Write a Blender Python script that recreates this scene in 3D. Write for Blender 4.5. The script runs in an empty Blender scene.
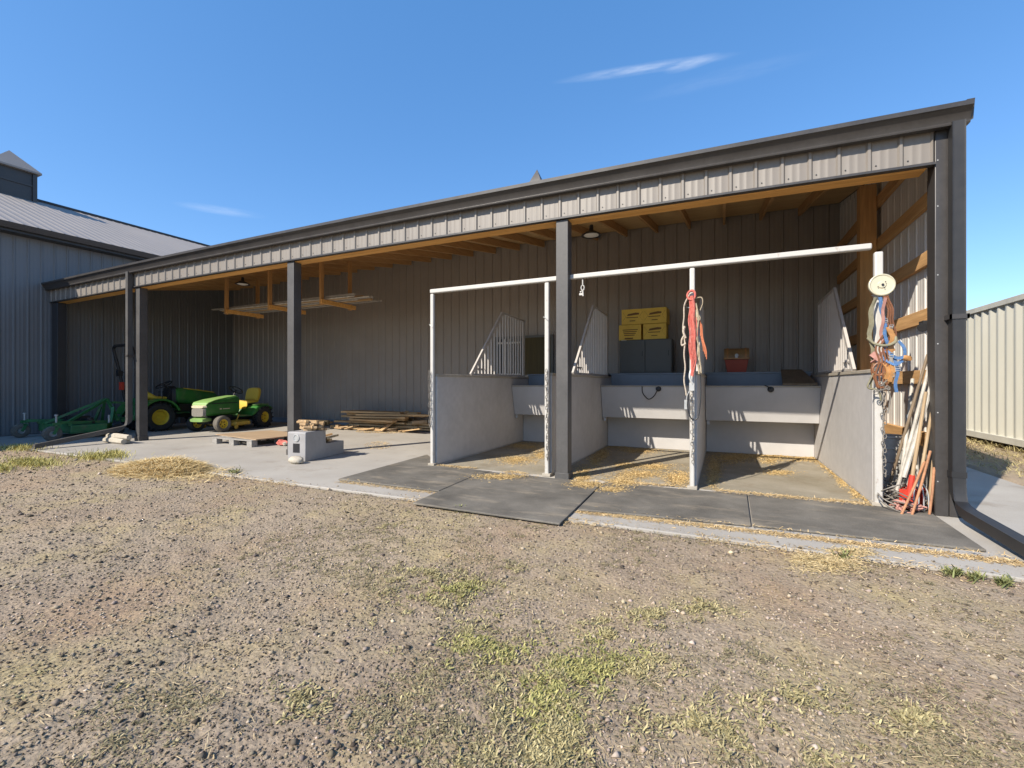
import bpy, bmesh, math, random
import numpy as np
from mathutils import Vector, Matrix, Quaternion
random.seed(7); rng = np.random.default_rng(11)
S = bpy.context.scene; C = S.collection
R = math.radians; PI = math.pi

# ------------------------------------------------------------------ mesh builder
class MB:
    def __init__(s): s.v = []; s.f = []; s.sm = []
    def add(s, vs, fs, smooth=False):
        n = len(s.v); s.v += [tuple(v) for v in vs]
        s.f += [tuple(i + n for i in f) for f in fs]; s.sm += [smooth] * len(fs); return s
    def box(s, x0, x1, y0, y1, z0, z1):
        vs = [(x, y, z) for z in (z0, z1) for y in (y0, y1) for x in (x0, x1)]
        return s.add(vs, [(0,2,3,1),(4,5,7,6),(0,1,5,4),(2,6,7,3),(0,4,6,2),(1,3,7,5)])
    def obox(s, c, size, rot=None):
        M = rot or Matrix.Identity(3); c = Vector(c); a, b, d = [k / 2 for k in size]
        vs = [c + M @ Vector((x, y, z)) for z in (-d, d) for y in (-b, b) for x in (-a, a)]
        return s.add(vs, [(0,2,3,1),(4,5,7,6),(0,1,5,4),(2,6,7,3),(0,4,6,2),(1,3,7,5)])
    def beam(s, p0, p1, w, h, up=(0,0,1)):
        p0 = Vector(p0); p1 = Vector(p1); d = (p1 - p0); L = d.length; d.normalize()
        u = Vector(up)
        if abs(d.dot(u)) > .98: u = Vector((0,1,0))
        sd = d.cross(u).normalized(); u = sd.cross(d)
        return s.obox((p0 + p1) / 2, (L, w, h), Matrix((d, sd, u)).transposed())
    def tube(s, pts, r, n=8, closed=False, caps=True):
        pts = [Vector(p) for p in pts]; N = len(pts); rr = r if isinstance(r, (list, tuple)) else [r] * N
        t0 = None; vs = []; u = None
        for i, p in enumerate(pts):
            if closed: t = pts[(i + 1) % N] - pts[i - 1]
            else: t = pts[min(i + 1, N - 1)] - pts[max(i - 1, 0)]
            t.normalize()
            if u is None:
                u = t.orthogonal().normalized()
            else:
                u = (u - t * u.dot(t))
                u = u.normalized() if u.length > 1e-6 else t.orthogonal().normalized()
            w = t.cross(u)
            for k in range(n):
                a = 2 * PI * k / n; vs.append(p + (u * math.cos(a) + w * math.sin(a)) * rr[i])
        fs = []
        for i in range(N if closed else N - 1):
            j = (i + 1) % N
            for k in range(n): fs.append((i*n+k, i*n+(k+1)%n, j*n+(k+1)%n, j*n+k))
        if caps and not closed: fs.append(tuple(range(n))[::-1]); fs.append(tuple((N-1)*n + k for k in range(n)))
        return s.add(vs, fs, True)
    def ribbon(s, pts, w, t, wide):
        """flat strap following pts; wide = list or one vector giving the width direction"""
        pts = [Vector(p) for p in pts]; N = len(pts); vs = []
        for i, p in enumerate(pts):
            d = (pts[min(i+1,N-1)] - pts[max(i-1,0)]).normalized()
            wd = Vector(wide[i] if isinstance(wide, list) else wide); wd = (wd - d*wd.dot(d)).normalized(); nn = d.cross(wd)
            for a, b in ((-1,-1),(1,-1),(1,1),(-1,1)): vs.append(p + wd*a*w/2 + nn*b*t/2)
        fs = [(0,1,2,3), tuple((N-1)*4+k for k in (3,2,1,0))]
        for i in range(N-1):
            for k in range(4): fs.append((i*4+k, (i+1)*4+k, (i+1)*4+(k+1)%4, i*4+(k+1)%4))
        return s.add(vs, fs)
    def lathe(s, prof, c=(0,0,0), axis=(0,0,1), n=24, loop=False):
        q = Vector((0,0,1)).rotation_difference(Vector(axis).normalized()); c = Vector(c); vs = []; fs = []
        for r, z in prof:
            for k in range(n):
                a = 2*PI*k/n; vs.append(c + q @ Vector((r*math.cos(a), r*math.sin(a), z)))
        for i in range(len(prof)-1):
            for k in range(n): fs.append((i*n+k, i*n+(k+1)%n, (i+1)*n+(k+1)%n, (i+1)*n+k))
        if loop: return s.add(vs, fs + [((len(prof)-1)*n+k, (len(prof)-1)*n+(k+1)%n, (k+1)%n, k) for k in range(n)], True)
        if prof[0][0] > 1e-5: fs.append(tuple(range(n))[::-1])
        if prof[-1][0] > 1e-5: fs.append(tuple((len(prof)-1)*n+k for k in range(n)))
        return s.add(vs, fs, True)
    def prism(s, poly, vec):
        n = len(poly); vec = Vector(vec); vs = [Vector(p) for p in poly] + [Vector(p) + vec for p in poly]
        fs = [tuple(range(n))[::-1], tuple(range(n, 2*n))] + [(i, (i+1)%n, n+(i+1)%n, n+i) for i in range(n)]
        return s.add(vs, fs)
    def loft(s, secs, smooth=True):
        n = len(secs[0]); vs = [p for q in secs for p in q]; fs = []
        for i in range(len(secs)-1):
            for k in range(n): fs.append((i*n+k, i*n+(k+1)%n, (i+1)*n+(k+1)%n, (i+1)*n+k))
        fs.append(tuple(range(n))[::-1]); fs.append(tuple((len(secs)-1)*n+k for k in range(n)))
        return s.add(vs, fs, smooth)
    def blob(s, c, r, seed=0, n=1, squash=(1,1,1), amp=.25):
        bm = bmesh.new(); bmesh.ops.create_icosphere(bm, subdivisions=n, radius=1); rd = random.Random(seed)
        vs = [Vector(c) + Vector((v.co.x*squash[0], v.co.y*squash[1], v.co.z*squash[2])) * r * (1 + amp*(rd.random()-.5)*2) for v in bm.verts]
        fs = [[v.index for v in f.verts] for f in bm.faces]; bm.free()
        return s.add(vs, fs, True)
    def build(s, name, m, parent=None, bevel=0, local=False, angle=35, kind=None, closed=True):
        me = bpy.data.meshes.new(name)
        off = Vector((0,0,0))
        if parent is not None and not local: off = base(parent)
        me.from_pydata([Vector(v) - off for v in s.v], [], s.f)
        if closed:
            bm = bmesh.new(); bm.from_mesh(me); bmesh.ops.recalc_face_normals(bm, faces=bm.faces); bm.to_mesh(me); bm.free()
        me.polygons.foreach_set('use_smooth', s.sm); me.set_sharp_from_angle(angle=R(angle))
        me.materials.append(m); o = bpy.data.objects.new(name, me); C.objects.link(o)
        if parent is not None: o.parent = parent
        if bevel:
            b = o.modifiers.new('bevel', 'BEVEL'); b.width = bevel; b.segments = 2; b.limit_method = 'ANGLE'; b.angle_limit = R(40); b.harden_normals = False
        if kind: o['kind'] = kind
        return o
def base(o):
    p = Vector((0,0,0))
    while o is not None: p += o.location; o = o.parent
    return p
def tag(o, label, cat, group=None):
    o['label'] = label; o['category'] = cat
    if group: o['group'] = group
    return o
def thing(name, label, cat, loc=(0,0,0), rz=0, group=None):
    o = bpy.data.objects.new(name, None); o.empty_display_size = .1; C.objects.link(o)
    o.location = loc; o.rotation_euler = (0,0,rz); return tag(o, label, cat, group)
def copy_tree(o, parent=None):
    c = o.copy(); C.objects.link(c)
    if parent: c.parent = parent
    for ch in list(o.children): copy_tree(ch, c)
    return c
def spline(P, k=6):
    P = [Vector(p) for p in P]; out = []
    for i in range(len(P)-1):
        a = P[max(i-1,0)]; b = P[i]; c = P[i+1]; d = P[min(i+2,len(P)-1)]
        for j in range(k):
            t = j/k
            out.append(.5*((2*b)+(c-a)*t+(2*a-5*b+4*c-d)*t*t+(3*b-a-3*c+d)*t**3))
    return out + [P[-1]]
def rsec(x, y0, y1, z0, z1, p=4, n=20):
    """rounded rectangular section in the plane x = const"""
    o = []
    for k in range(n):
        a = 2*PI*(k+.5)/n; ca, sa = math.cos(a), math.sin(a)
        o.append((x, (y0+y1)/2 + (y1-y0)/2*math.copysign(abs(ca)**(2/p), ca), (z0+z1)/2 + (z1-z0)/2*math.copysign(abs(sa)**(2/p), sa)))
    return o

# ------------------------------------------------------------------ materials
def mat(name, col, rough=.6, metal=0, var=.15, scale=6, bump=0, bscale=60, col2=None, spec=.4, stretch=None, grain=0, stain=None):
    m = bpy.data.materials.new(name); m.use_nodes = True; nt = m.node_tree; N = nt.nodes; L = nt.links
    b = N['Principled BSDF']; b.inputs['Roughness'].default_value = rough; b.inputs['Metallic'].default_value = metal
    b.inputs['Specular IOR Level'].default_value = spec
    tc = N.new('ShaderNodeTexCoord'); src = tc.outputs['Object']
    if stretch:
        mp = N.new('ShaderNodeMapping'); mp.inputs['Scale'].default_value = stretch; L.new(src, mp.inputs['Vector']); src = mp.outputs['Vector']
    n1 = N.new('ShaderNodeTexNoise'); n1.inputs['Scale'].default_value = scale; n1.inputs['Detail'].default_value = 6; n1.inputs['Roughness'].default_value = .65
    L.new(src, n1.inputs['Vector'])
    rp = N.new('ShaderNodeValToRGB'); rp.color_ramp.elements[0].position = .3; rp.color_ramp.elements[1].position = .7
    c2 = col2 or tuple(min(1, c*(1+var)) for c in col); c1 = col if col2 else tuple(c*(1-var) for c in col)
    rp.color_ramp.elements[0].color = (*c1, 1); rp.color_ramp.elements[1].color = (*c2, 1)
    L.new(n1.outputs['Fac'], rp.inputs['Fac']); out = rp.outputs['Color']
    if grain:
        n3 = N.new('ShaderNodeTexNoise'); n3.inputs['Scale'].default_value = bscale; n3.inputs['Detail'].default_value = 3; L.new(src, n3.inputs['Vector'])
        mr = N.new('ShaderNodeMapRange'); mr.inputs[1].default_value = .3; mr.inputs[2].default_value = .7; mr.inputs[3].default_value = 1-grain; mr.inputs[4].default_value = 1+grain
        L.new(n3.outputs['Fac'], mr.inputs[0])
        mx = N.new('ShaderNodeVectorMath'); mx.operation = 'SCALE'; L.new(out, mx.inputs[0]); L.new(mr.outputs[0], mx.inputs['Scale']); out = mx.outputs[0]
    if stain:
        scol, samt, ssc, lo, hi, sst = stain
        mp2 = N.new('ShaderNodeMapping'); mp2.inputs['Scale'].default_value = sst; mp2.inputs['Location'].default_value = (3.1,1.7,.4); L.new(tc.outputs['Object'], mp2.inputs['Vector'])
        n4 = N.new('ShaderNodeTexNoise'); n4.inputs['Scale'].default_value = ssc; n4.inputs['Detail'].default_value = 9; n4.inputs['Roughness'].default_value = .72; L.new(mp2.outputs['Vector'], n4.inputs['Vector'])
        m4 = N.new('ShaderNodeMapRange'); m4.inputs[1].default_value = lo; m4.inputs[2].default_value = hi; m4.inputs[3].default_value = 0; m4.inputs[4].default_value = samt; L.new(n4.outputs['Fac'], m4.inputs[0])
        x4 = N.new('ShaderNodeMix'); x4.data_type = 'RGBA'; L.new(m4.outputs[0], x4.inputs[0]); L.new(out, x4.inputs[6]); x4.inputs[7].default_value = (*scol,1); out = x4.outputs[2]
    L.new(out, b.inputs['Base Color'])
    rr = N.new('ShaderNodeMapRange'); rr.inputs[3].default_value = max(.05, rough-.1); rr.inputs[4].default_value = min(1, rough+.12)
    L.new(n1.outputs['Fac'], rr.inputs[0]); L.new(rr.outputs[0], b.inputs['Roughness'])
    if bump:
        n2 = N.new('ShaderNodeTexNoise'); n2.inputs['Scale'].default_value = bscale; n2.inputs['Detail'].default_value = 5; L.new(src, n2.inputs['Vector'])
        bp = N.new('ShaderNodeBump'); bp.inputs['Strength'].default_value = bump; bp.inputs['Distance'].default_value = .01
        L.new(n2.outputs['Fac'], bp.inputs['Height']); L.new(bp.outputs['Normal'], b.inputs['Normal'])
    return m
def wood(name, col, col2, axis='x', scale=1.0, rough=.7):
    st = {'x': (.35,6,6), 'y': (6,.35,6), 'z': (6,6,.35)}[axis]
    return mat(name, col, rough, 0, 0, 3*scale, .25, 14*scale, col2, .25, st, .12)
def attrmat(name, rough=.9, trans=0, bump=0):
    m = bpy.data.materials.new(name); m.use_nodes = True; nt = m.node_tree; N = nt.nodes; L = nt.links
    b = N['Principled BSDF']; b.inputs['Roughness'].default_value = rough; b.inputs['Specular IOR Level'].default_value = .2
    a = N.new('ShaderNodeAttribute'); a.attribute_name = 'Col'; L.new(a.outputs['Color'], b.inputs['Base Color'])
    return m

M = {}
M['siding']   = mat('warm grey siding', (.205,.182,.158), .45, .0, .05, 1.2, 0, 60, spec=.5)
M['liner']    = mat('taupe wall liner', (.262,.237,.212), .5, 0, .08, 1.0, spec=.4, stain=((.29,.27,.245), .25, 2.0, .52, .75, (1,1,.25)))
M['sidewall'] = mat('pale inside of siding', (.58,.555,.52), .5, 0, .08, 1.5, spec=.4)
M['barnwall'] = mat('grey barn siding', (.150,.153,.158), .45, 0, .06, 1.2, spec=.5)
M['roofgrey'] = mat('grey barn roofing', (.27,.24,.215), .65, 0, .06, 1, spec=.5)
M['trim']     = mat('charcoal trim', (.044,.040,.038), .38, 0, .12, 5, spec=.5, grain=.06, bscale=40)
M['darktrim'] = mat('black trim', (.028,.028,.03), .4, 0, .12, 5, spec=.5)
M['post']     = mat('dusty charcoal post', (.070,.066,.063), .5, 0, .18, 3, spec=.45, grain=.08, bscale=30)
M['downspout']= mat('charcoal downspout', (.020,.0195,.020), .5, 0, .25, 4, .1, 20, spec=.5)
M['beam']     = wood('orange pine beam', (.56,.28,.075), (.74,.42,.14), 'x', .7)
M['rafter']   = wood('pine rafter', (.40,.225,.095), (.52,.32,.15), 'y', .7)
M['girt']     = wood('pine girt', (.42,.235,.10), (.60,.36,.16), 'y', .8)
M['column']   = wood('pine column', (.42,.225,.09), (.56,.33,.14), 'z', .8)
M['lumber']   = wood('weathered lumber', (.34,.21,.10), (.58,.40,.21), 'x', .8)
M['lumber2']  = wood('split firewood', (.30,.19,.10), (.50,.36,.21), 'x', 1.2)
M['pine']     = wood('fresh pine', (.50,.34,.16), (.66,.48,.26), 'x', .8)
M['deckwood'] = mat('knotty pine planks', (.52,.34,.15), .7, 0, 0, 3, .1, 14, (.70,.49,.25), .25, (.35,7,7), .12, stain=((.16,.075,.03), .85, 5, .62, .70, (.6,1.4,1.4)))
M['plywood']  = wood('weathered plywood', (.32,.225,.14), (.42,.31,.20), 'x', .6)
M['palletwood']= wood('grey pallet wood', (.24,.225,.205), (.34,.32,.29), 'y', .8)
M['whitepipe']= mat('chipped white paint', (.47,.45,.415), .5, 0, .05, 9, .1, 30, stain=((.20,.12,.07), .8, 9, .60, .72, (1,1,.5)))
M['partition']= mat('grey painted plywood', (.47,.45,.432), .6, 0, .07, 1.6, .06, 12, spec=.3, grain=.05, stain=((.33,.285,.24), .4, 1.6, .54, .80, (1.5,1.5,.35)))
M['manger']   = mat('grey manger paint', (.44,.425,.412), .6, 0, .07, 2, .06, 14, spec=.3, stain=((.33,.285,.24), .35, 1.6, .55, .80, (1.5,1,.5)))
M['blueboard']= mat('blue grey board', (.20,.235,.28), .6, 0, .12, 2)  # grey boards; the blue of skylight in shade is put into their colour
M['captrim']  = mat('dusty tan cap', (.36,.32,.26), .7, 0, .2, 5)
M['bars']     = mat('grey painted bars', (.42,.39,.36), .5, 0, .08, 6)
M['steel']    = mat('galvanised steel', (.40,.40,.39), .5, .35, .2, 8)
M['chain']    = mat('tarnished chain', (.20,.18,.155), .6, .2, .3, 20)
M['concrete'] = mat('concrete', (.315,.29,.255), .85, 0, 0, .9, .25, 120, (.40,.375,.335), .2, None, .07, stain=((.23,.195,.155), .65, 1.5, .55, .70, (1,1,1)))
M['threshold'] = mat('pale concrete strip', (.40,.37,.325), .85, 0, .1, 4, .2, 90, grain=.08, stain=((.30,.22,.13), .7, 5, .5, .7, (1,1,1)))
M['rubber']   = mat('dusty rubber mat', (.092,.085,.074), .9, 0, 0, 1.9, .3, 90, (.185,.17,.146), .1, None, .14, stain=((.36,.30,.22), .7, 2.6, .52, .76, (.6,1.8,1)))
M['stallfloor']= mat('worn stall floor', (.20,.175,.125), .85, 0, 0, 1.3, .25, 80, (.33,.295,.235), .2, None, .10, stain=((.17,.125,.075), .7, 2.2, .52, .72, (1,1,1)))
M['tyre']     = mat('tyre rubber', (.022,.022,.022), .75, 0, .3, 12, .1, 60)
M['dustytyre']= mat('dusty tyre rubber', (.13,.115,.095), .85, 0, .3, 8, .1, 60)
M['green']    = mat('tractor green', (.032,.165,.028), .4, 0, .12, 3, spec=.45, stain=((.20,.18,.12), .45, 5, .48, .78, (1,1,1)))
M['faded']    = mat('sun faded green', (.20,.34,.10), .5, 0, .12, 4, spec=.5)
M['darkgreen']= mat('implement green', (.028,.14,.048), .5, 0, .25, 5, spec=.4, stain=((.20,.16,.11), .6, 6, .50, .75, (1,1,1)))
M['yellow']   = mat('wheel yellow', (.60,.42,.03), .45, 0, .08, 5, spec=.4, stain=((.25,.19,.10), .6, 9, .50, .75, (1,1,1)))
M['seat']     = mat('yellow vinyl seat', (.66,.47,.05), .5, 0, .06, 5, spec=.5)
M['deckyel']  = mat('worn yellow deck', (.50,.33,.05), .5, 0, .3, 9)
M['black']    = mat('black plastic', (.018,.018,.02), .45, 0, .2, 8)
M['grille']   = mat('grey grille', (.22,.20,.17), .6, 0, .2, 40)
M['headlamp'] = mat('cream lens', (.62,.55,.38), .25, 0, .06, 8)
M['red']      = mat('red plastic', (.50,.045,.025), .4, 0, .15, 6)
M['redrope']  = mat('red rope', (.42,.07,.055), .8, 0, 0, 45, .5, 140, (.60,.20,.155))
M['orangerope']= mat('orange rope', (.46,.15,.07), .8, 0, .25, 60, .4, 140)
M['whiterope']= mat('soiled white rope', (.46,.39,.31), .8, 0, .3, 50, .4, 140)
M['tanrope']  = mat('tan rope', (.38,.31,.21), .85, 0, .3, 50, .4, 140)
M['olive']    = mat('olive strap', (.22,.20,.13), .8, 0, .3, 20)
M['blue']     = mat('blue nylon web', (.085,.185,.37), .75, 0, .3, 40, .6, 220, stain=((.28,.25,.20), .6, 30, .5, .75, (1,1,1)))
M['leather']  = mat('brown leather', (.20,.085,.04), .5, 0, .3, 14)
M['tanleather']= mat('tan leather', (.40,.20,.07), .5, 0, .3, 14)
M['pinkstrap']= mat('faded pink strap', (.40,.20,.16), .7, 0, .3, 14)
M['cream']    = mat('cream plastic', (.50,.465,.34), .4, 0, .04, 5)
M['box']      = mat('yellow carton', (.70,.48,.09), .65, 0, .08, 5, spec=.3)
M['boxink']   = mat('brown carton print', (.16,.085,.03), .7, 0, .1, 5)
M['locker']   = mat('slate grey locker', (.088,.092,.088), .5, 0, .06, 2)
M['chestbrown']= mat('tan brown chest lid', (.26,.16,.065), .45, 0, .25, 9)
M['chestred'] = mat('red brown chest', (.34,.055,.03), .5, 0, .15, 6)
M['lid']      = wood('brown manger lid', (.14,.105,.07), (.21,.165,.11), 'y', .8)
M['block']    = mat('grey moulded plastic', (.30,.29,.285), .55, 0, .12, 4, .08, 40)
M['stone']    = mat('pale stone', (.42,.375,.30), .8, 0, .15, 9, .4, 30)
M['pvc']      = mat('dusty white plastic', (.47,.435,.38), .6, 0, .3, 9)
M['handle']   = wood('ash handle', (.34,.24,.14), (.46,.34,.21), 'z', 1)
M['oldhandle']= wood('weathered handle', (.16,.115,.075), (.26,.20,.14), 'z', 1)
M['redhandle']= mat('worn orange handle', (.36,.17,.085), .7, 0, .35, 12)
M['container']= mat('cream container paint', (.57,.55,.465), .5, 0, 0, 1.3, .05, 10, (.65,.63,.54), .4, (1,1,.25))
M['contdark'] = mat('container frame paint', (.52,.50,.43), .55, 0, .15, 2)
M['glass']    = mat('dark opening glass', (.012,.011,.009), .3, 0, .1, 4)  # near-black colour painted for the shade inside the wall opening
M['hatch']    = wood('olive brown hatch', (.05,.042,.02), (.075,.06,.028), 'z', .6)
M['lampwhite']= mat('white lamp lens', (.8,.78,.74), .35, 0, .03, 8)
M['gravel'] = attrmat('gravel stones', .9); M['strawattr'] = attrmat('straw strands', .75); M['weedattr'] = attrmat('weed leaves', .7)

# ground material: dirt with fine gravel, brown and straw coloured patches
def ground_mat():
    m = bpy.data.materials.new('gravelly dirt'); m.use_nodes = True; nt = m.node_tree; N = nt.nodes; L = nt.links
    b = N['Principled BSDF']; b.inputs['Roughness'].default_value = .95; b.inputs['Specular IOR Level'].default_value = .285
    tc = N.new('ShaderNodeTexCoord')
    def noise(sc, d=5, r=.6):
        n = N.new('ShaderNodeTexNoise'); n.inputs['Scale'].default_value = sc; n.inputs['Detail'].default_value = d; n.inputs['Roughness'].default_value = r
        L.new(tc.outputs['Object'], n.inputs['Vector']); return n
    def ramp(src, stops):
        r = N.new('ShaderNodeValToRGB'); e = r.color_ramp.elements
        e[0].position, e[0].color = stops[0][0], (*stops[0][1],1); e[1].position, e[1].color = stops[1][0], (*stops[1][1],1)
        for p, c in stops[2:]: k = e.new(p); k.color = (*c,1)
        L.new(src, r.inputs['Fac']); return r.outputs['Color']
    def mix(f, a, c, mode='MIX'):
        x = N.new('ShaderNodeMix'); x.data_type = 'RGBA'; x.blend_type = mode
        if isinstance(f, (int,float)): x.inputs[0].default_value = f
        else: L.new(f, x.inputs[0])
        L.new(a, x.inputs[6]); L.new(c, x.inputs[7]); return x.outputs[2]
    basec = ramp(noise(.55, 6).outputs['Fac'], [(.30,(.24,.165,.105)), (.48,(.29,.23,.165)), (.70,(.40,.315,.205))])
    fine = ramp(noise(55, 6, .75).outputs['Fac'], [(.28,(.12,.088,.062)), (.74,(.52,.415,.30))])
    c = mix(.55, basec, fine)
    strawc = ramp(noise(30, 6, .8).outputs['Fac'], [(.3,(.24,.185,.095)), (.72,(.46,.375,.205))])
    pm = N.new('ShaderNodeMapRange'); pm.inputs[1].default_value = .48; pm.inputs[2].default_value = .68; L.new(noise(1.3, 7, .7).outputs['Fac'], pm.inputs[0])
    c = mix(pm.outputs[0], c, strawc)
    bm_ = N.new('ShaderNodeMapRange'); bm_.inputs[1].default_value = .50; bm_.inputs[2].default_value = .64; bm_.inputs[4].default_value = .75; L.new(noise(.42, 5, .6).outputs['Fac'], bm_.inputs[0])
    brown = ramp(noise(60, 6, .8).outputs['Fac'], [(.3,(.19,.115,.065)), (.72,(.46,.32,.20))]); c = mix(bm_.outputs[0], c, brown)
    L.new(c, b.inputs['Base Color'])
    v = N.new('ShaderNodeTexVoronoi'); v.inputs['Scale'].default_value = 48; L.new(tc.outputs['Object'], v.inputs['Vector'])
    nn = noise(70, 6, .75); ad = N.new('ShaderNodeMath'); ad.operation = 'SUBTRACT'; L.new(nn.outputs['Fac'], ad.inputs[0]); L.new(v.outputs['Distance'], ad.inputs[1])
    bp = N.new('ShaderNodeBump'); bp.inputs['Strength'].default_value = .45; bp.inputs['Distance'].default_value = .02
    L.new(ad.outputs[0], bp.inputs['Height']); L.new(bp.outputs['Normal'], b.inputs['Normal'])
    return m
M['ground'] = ground_mat()

# ------------------------------------------------------------------ pixel helper used to lay the plan out (world metres)
F, HC, DC, ca, sa = 455., 1.15, 5.17, .9073, .4204
def pz(x, y, z=0):
    a = (x-512)/F; t = (z-HC)/((384.5-y)/F); return ((ca*a-sa)*t, (sa*a+ca)*t-DC)

# ------------------------------------------------------------------ noise for scatter
class Noise2:
    def __init__(s, seed): s.g = np.random.default_rng(seed).random((256,256))
    def __call__(s, x, y, sc=1, oct=3):
        o = 0; a = 1; tot = 0
        for k in range(oct):
            u = np.asarray(x)*sc; v = np.asarray(y)*sc; i = np.floor(u).astype(int); j = np.floor(v).astype(int); fu = u-i; fv = v-j
            fu = fu*fu*(3-2*fu); fv = fv*fv*(3-2*fv); g = s.g
            o = o + a*((g[i%256,j%256]*(1-fu)+g[(i+1)%256,j%256]*fu)*(1-fv)+(g[i%256,(j+1)%256]*(1-fu)+g[(i+1)%256,(j+1)%256]*fu)*fv)
            tot += a; a *= .5; sc *= 2.03
        return o/tot
nz = Noise2(3); nz2 = Noise2(9); nz3 = Noise2(21)
SE = -1.45   # front edge of the slab
def ground_z(x, y):
    x = np.asarray(x, float); y = np.asarray(y, float)
    d = np.clip((SE - y)/1.2, 0, 1)
    near = -.012 + d*((nz(x+50, y+50, .6, 2)-.55)*.07 + (nz2(x+50, y+50, 5, 3)-.5)*.028) + (nz3(x+40, y+40, 13, 2)-.5)*.018*np.clip((SE-y)/.25,.2,1)
    far = np.where((x > 3.1), -.03 + (nz(x+50, y+50, .6, 2)-.5)*.04 + (nz2(x+50, y+50, 7, 2)-.5)*.02, -.10)
    return np.where(y < SE-.01, near, far)

# ------------------------------------------------------------------ setting
def grid_axis(lo, hi, step, far):
    a = np.arange(lo, hi+1e-6, step); out = [-f for f in far[::-1] if -f < lo] + list(a) + [f for f in far if f > hi]
    return np.array(out)
xs = grid_axis(-13, 6, .035, [8,10,14,20,35,60,100,200]); ys = grid_axis(-6.5, -1.3, .035, [8,10,14,20,35,60,100,200])
ys = np.concatenate([[-200,-100,-60,-35,-20,-14,-10,-8], np.arange(-6.5,-1.3,.035), np.arange(-1.2,14,.25), [18,25,40,70,120,200]])
xs = np.concatenate([[-200,-100,-60,-35,-25,-20,-16], np.arange(-13.5,3.1,.035), np.arange(3.1,6,.1), [8,10,14,20,35,60,100,200]])
X, Y = np.meshgrid(xs, ys); Z = ground_z(X, Y); nx, ny = len(xs), len(ys)
me = bpy.data.meshes.new('ground'); co = np.stack([X, Y, Z], -1).reshape(-1,3)
idx = np.arange(nx*ny).reshape(ny, nx); q = np.stack([idx[:-1,:-1], idx[:-1,1:], idx[1:,1:], idx[1:,:-1]], -1).reshape(-1,4)
def np_mesh(name, co, faces, m, cols=None, smooth=False):
    me = bpy.data.meshes.new(name); k = faces.shape[1]
    me.vertices.add(len(co)); me.vertices.foreach_set('co', co.astype(np.float32).ravel())
    me.loops.add(faces.size); me.loops.foreach_set('vertex_index', faces.astype(np.int32).ravel())
    me.polygons.add(len(faces)); me.polygons.foreach_set('loop_start', np.arange(0, faces.size, k, dtype=np.int32))
    me.update(calc_edges=True)
    if smooth: me.polygons.foreach_set('use_smooth', np.ones(len(faces), bool))
    if cols is not None:
        a = me.attributes.new('Col', 'FLOAT_COLOR', 'POINT'); a.data.foreach_set('color', np.concatenate([cols, np.ones((len(cols),1))], 1).astype(np.float32).ravel())
    me.materials.append(m); o = bpy.data.objects.new(name, me); C.objects.link(o); return o
g = np_mesh('ground', co, q, M['ground'], smooth=True); g['kind'] = 'structure'

b = MB(); b.box(-14.35, 1.9, SE, 4.5, -.15, 0); b.box(1.905, 3.08, SE, 14, -.15, -.002)
b.build('concrete_slab', M['concrete'], bevel=.008, kind='structure')
b = MB(); b.box(-3.66, 1.33, .16, 3.5, .0, .012); b.build('stall_floor', M['stallfloor'], kind='structure')
b = MB(); b.box(-3.70, 1.36, .075, .158, .0, .011); b.build('stall_threshold', M['threshold'], kind='structure')

# ------------------------------------------------------------------ ribbed metal panel
def ribbed(b, u0, u1, P, D, N, top, bot, pitch=.229, h=.019):
    """P origin, D along, N outward; top/bot: functions of u giving z (or constants)"""
    P = Vector(P); D = Vector(D); N = Vector(N)
    prof = []; u = u0
    while u < u1 - 1e-4:
        for du, dh in ((0,0),(.014,h),(.034,h),(.048,0),(.094,0),(.10,.0016),(.114,.0016),(.12,0),(.156,0),(.162,.0016),(.176,.0016),(.182,0)):
            if u + du*pitch/.229 < u1: prof.append((u+du*pitch/.229, dh))
        u += pitch
    prof.append((u1, 0)); vs = []
    for uu, dh in prof:
        zt = top(uu) if callable(top) else top; zb = bot(uu) if callable(bot) else bot
        p = P + D*uu + N*dh; vs += [p + Vector((0,0,zb)), p + Vector((0,0,zt))]
    b.add(vs, [(2*i, 2*i+2, 2*i+3, 2*i+1) for i in range(len(prof)-1)])
def ribbed_slope(b, u0, u1, prof_pts, pitch=.229, h=.019, axis='x'):
    """roofing: ribs run down the slope; prof_pts = [(a,z),...] across the slope; u along x (or along y)"""
    pr = []; u = u0
    while u < u1 - 1e-4:
        for du, dh in ((0,0),(.014,h),(.034,h),(.048,0)):
            if u+du < u1: pr.append((u+du, dh*(.45 if axis == 'y' else 1)))
        u += pitch
    pr.append((u1, 0)); K = len(prof_pts); vs = []
    for uu, dh in pr:
        for a, z in prof_pts: vs.append((uu, a, z+dh) if axis == 'x' else (a, uu, z+dh))
    b.add(vs, [(i*K+k, (i+1)*K+k, (i+1)*K+k+1, i*K+k+1) for i in range(len(pr)-1) for k in range(K-1)])

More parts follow.
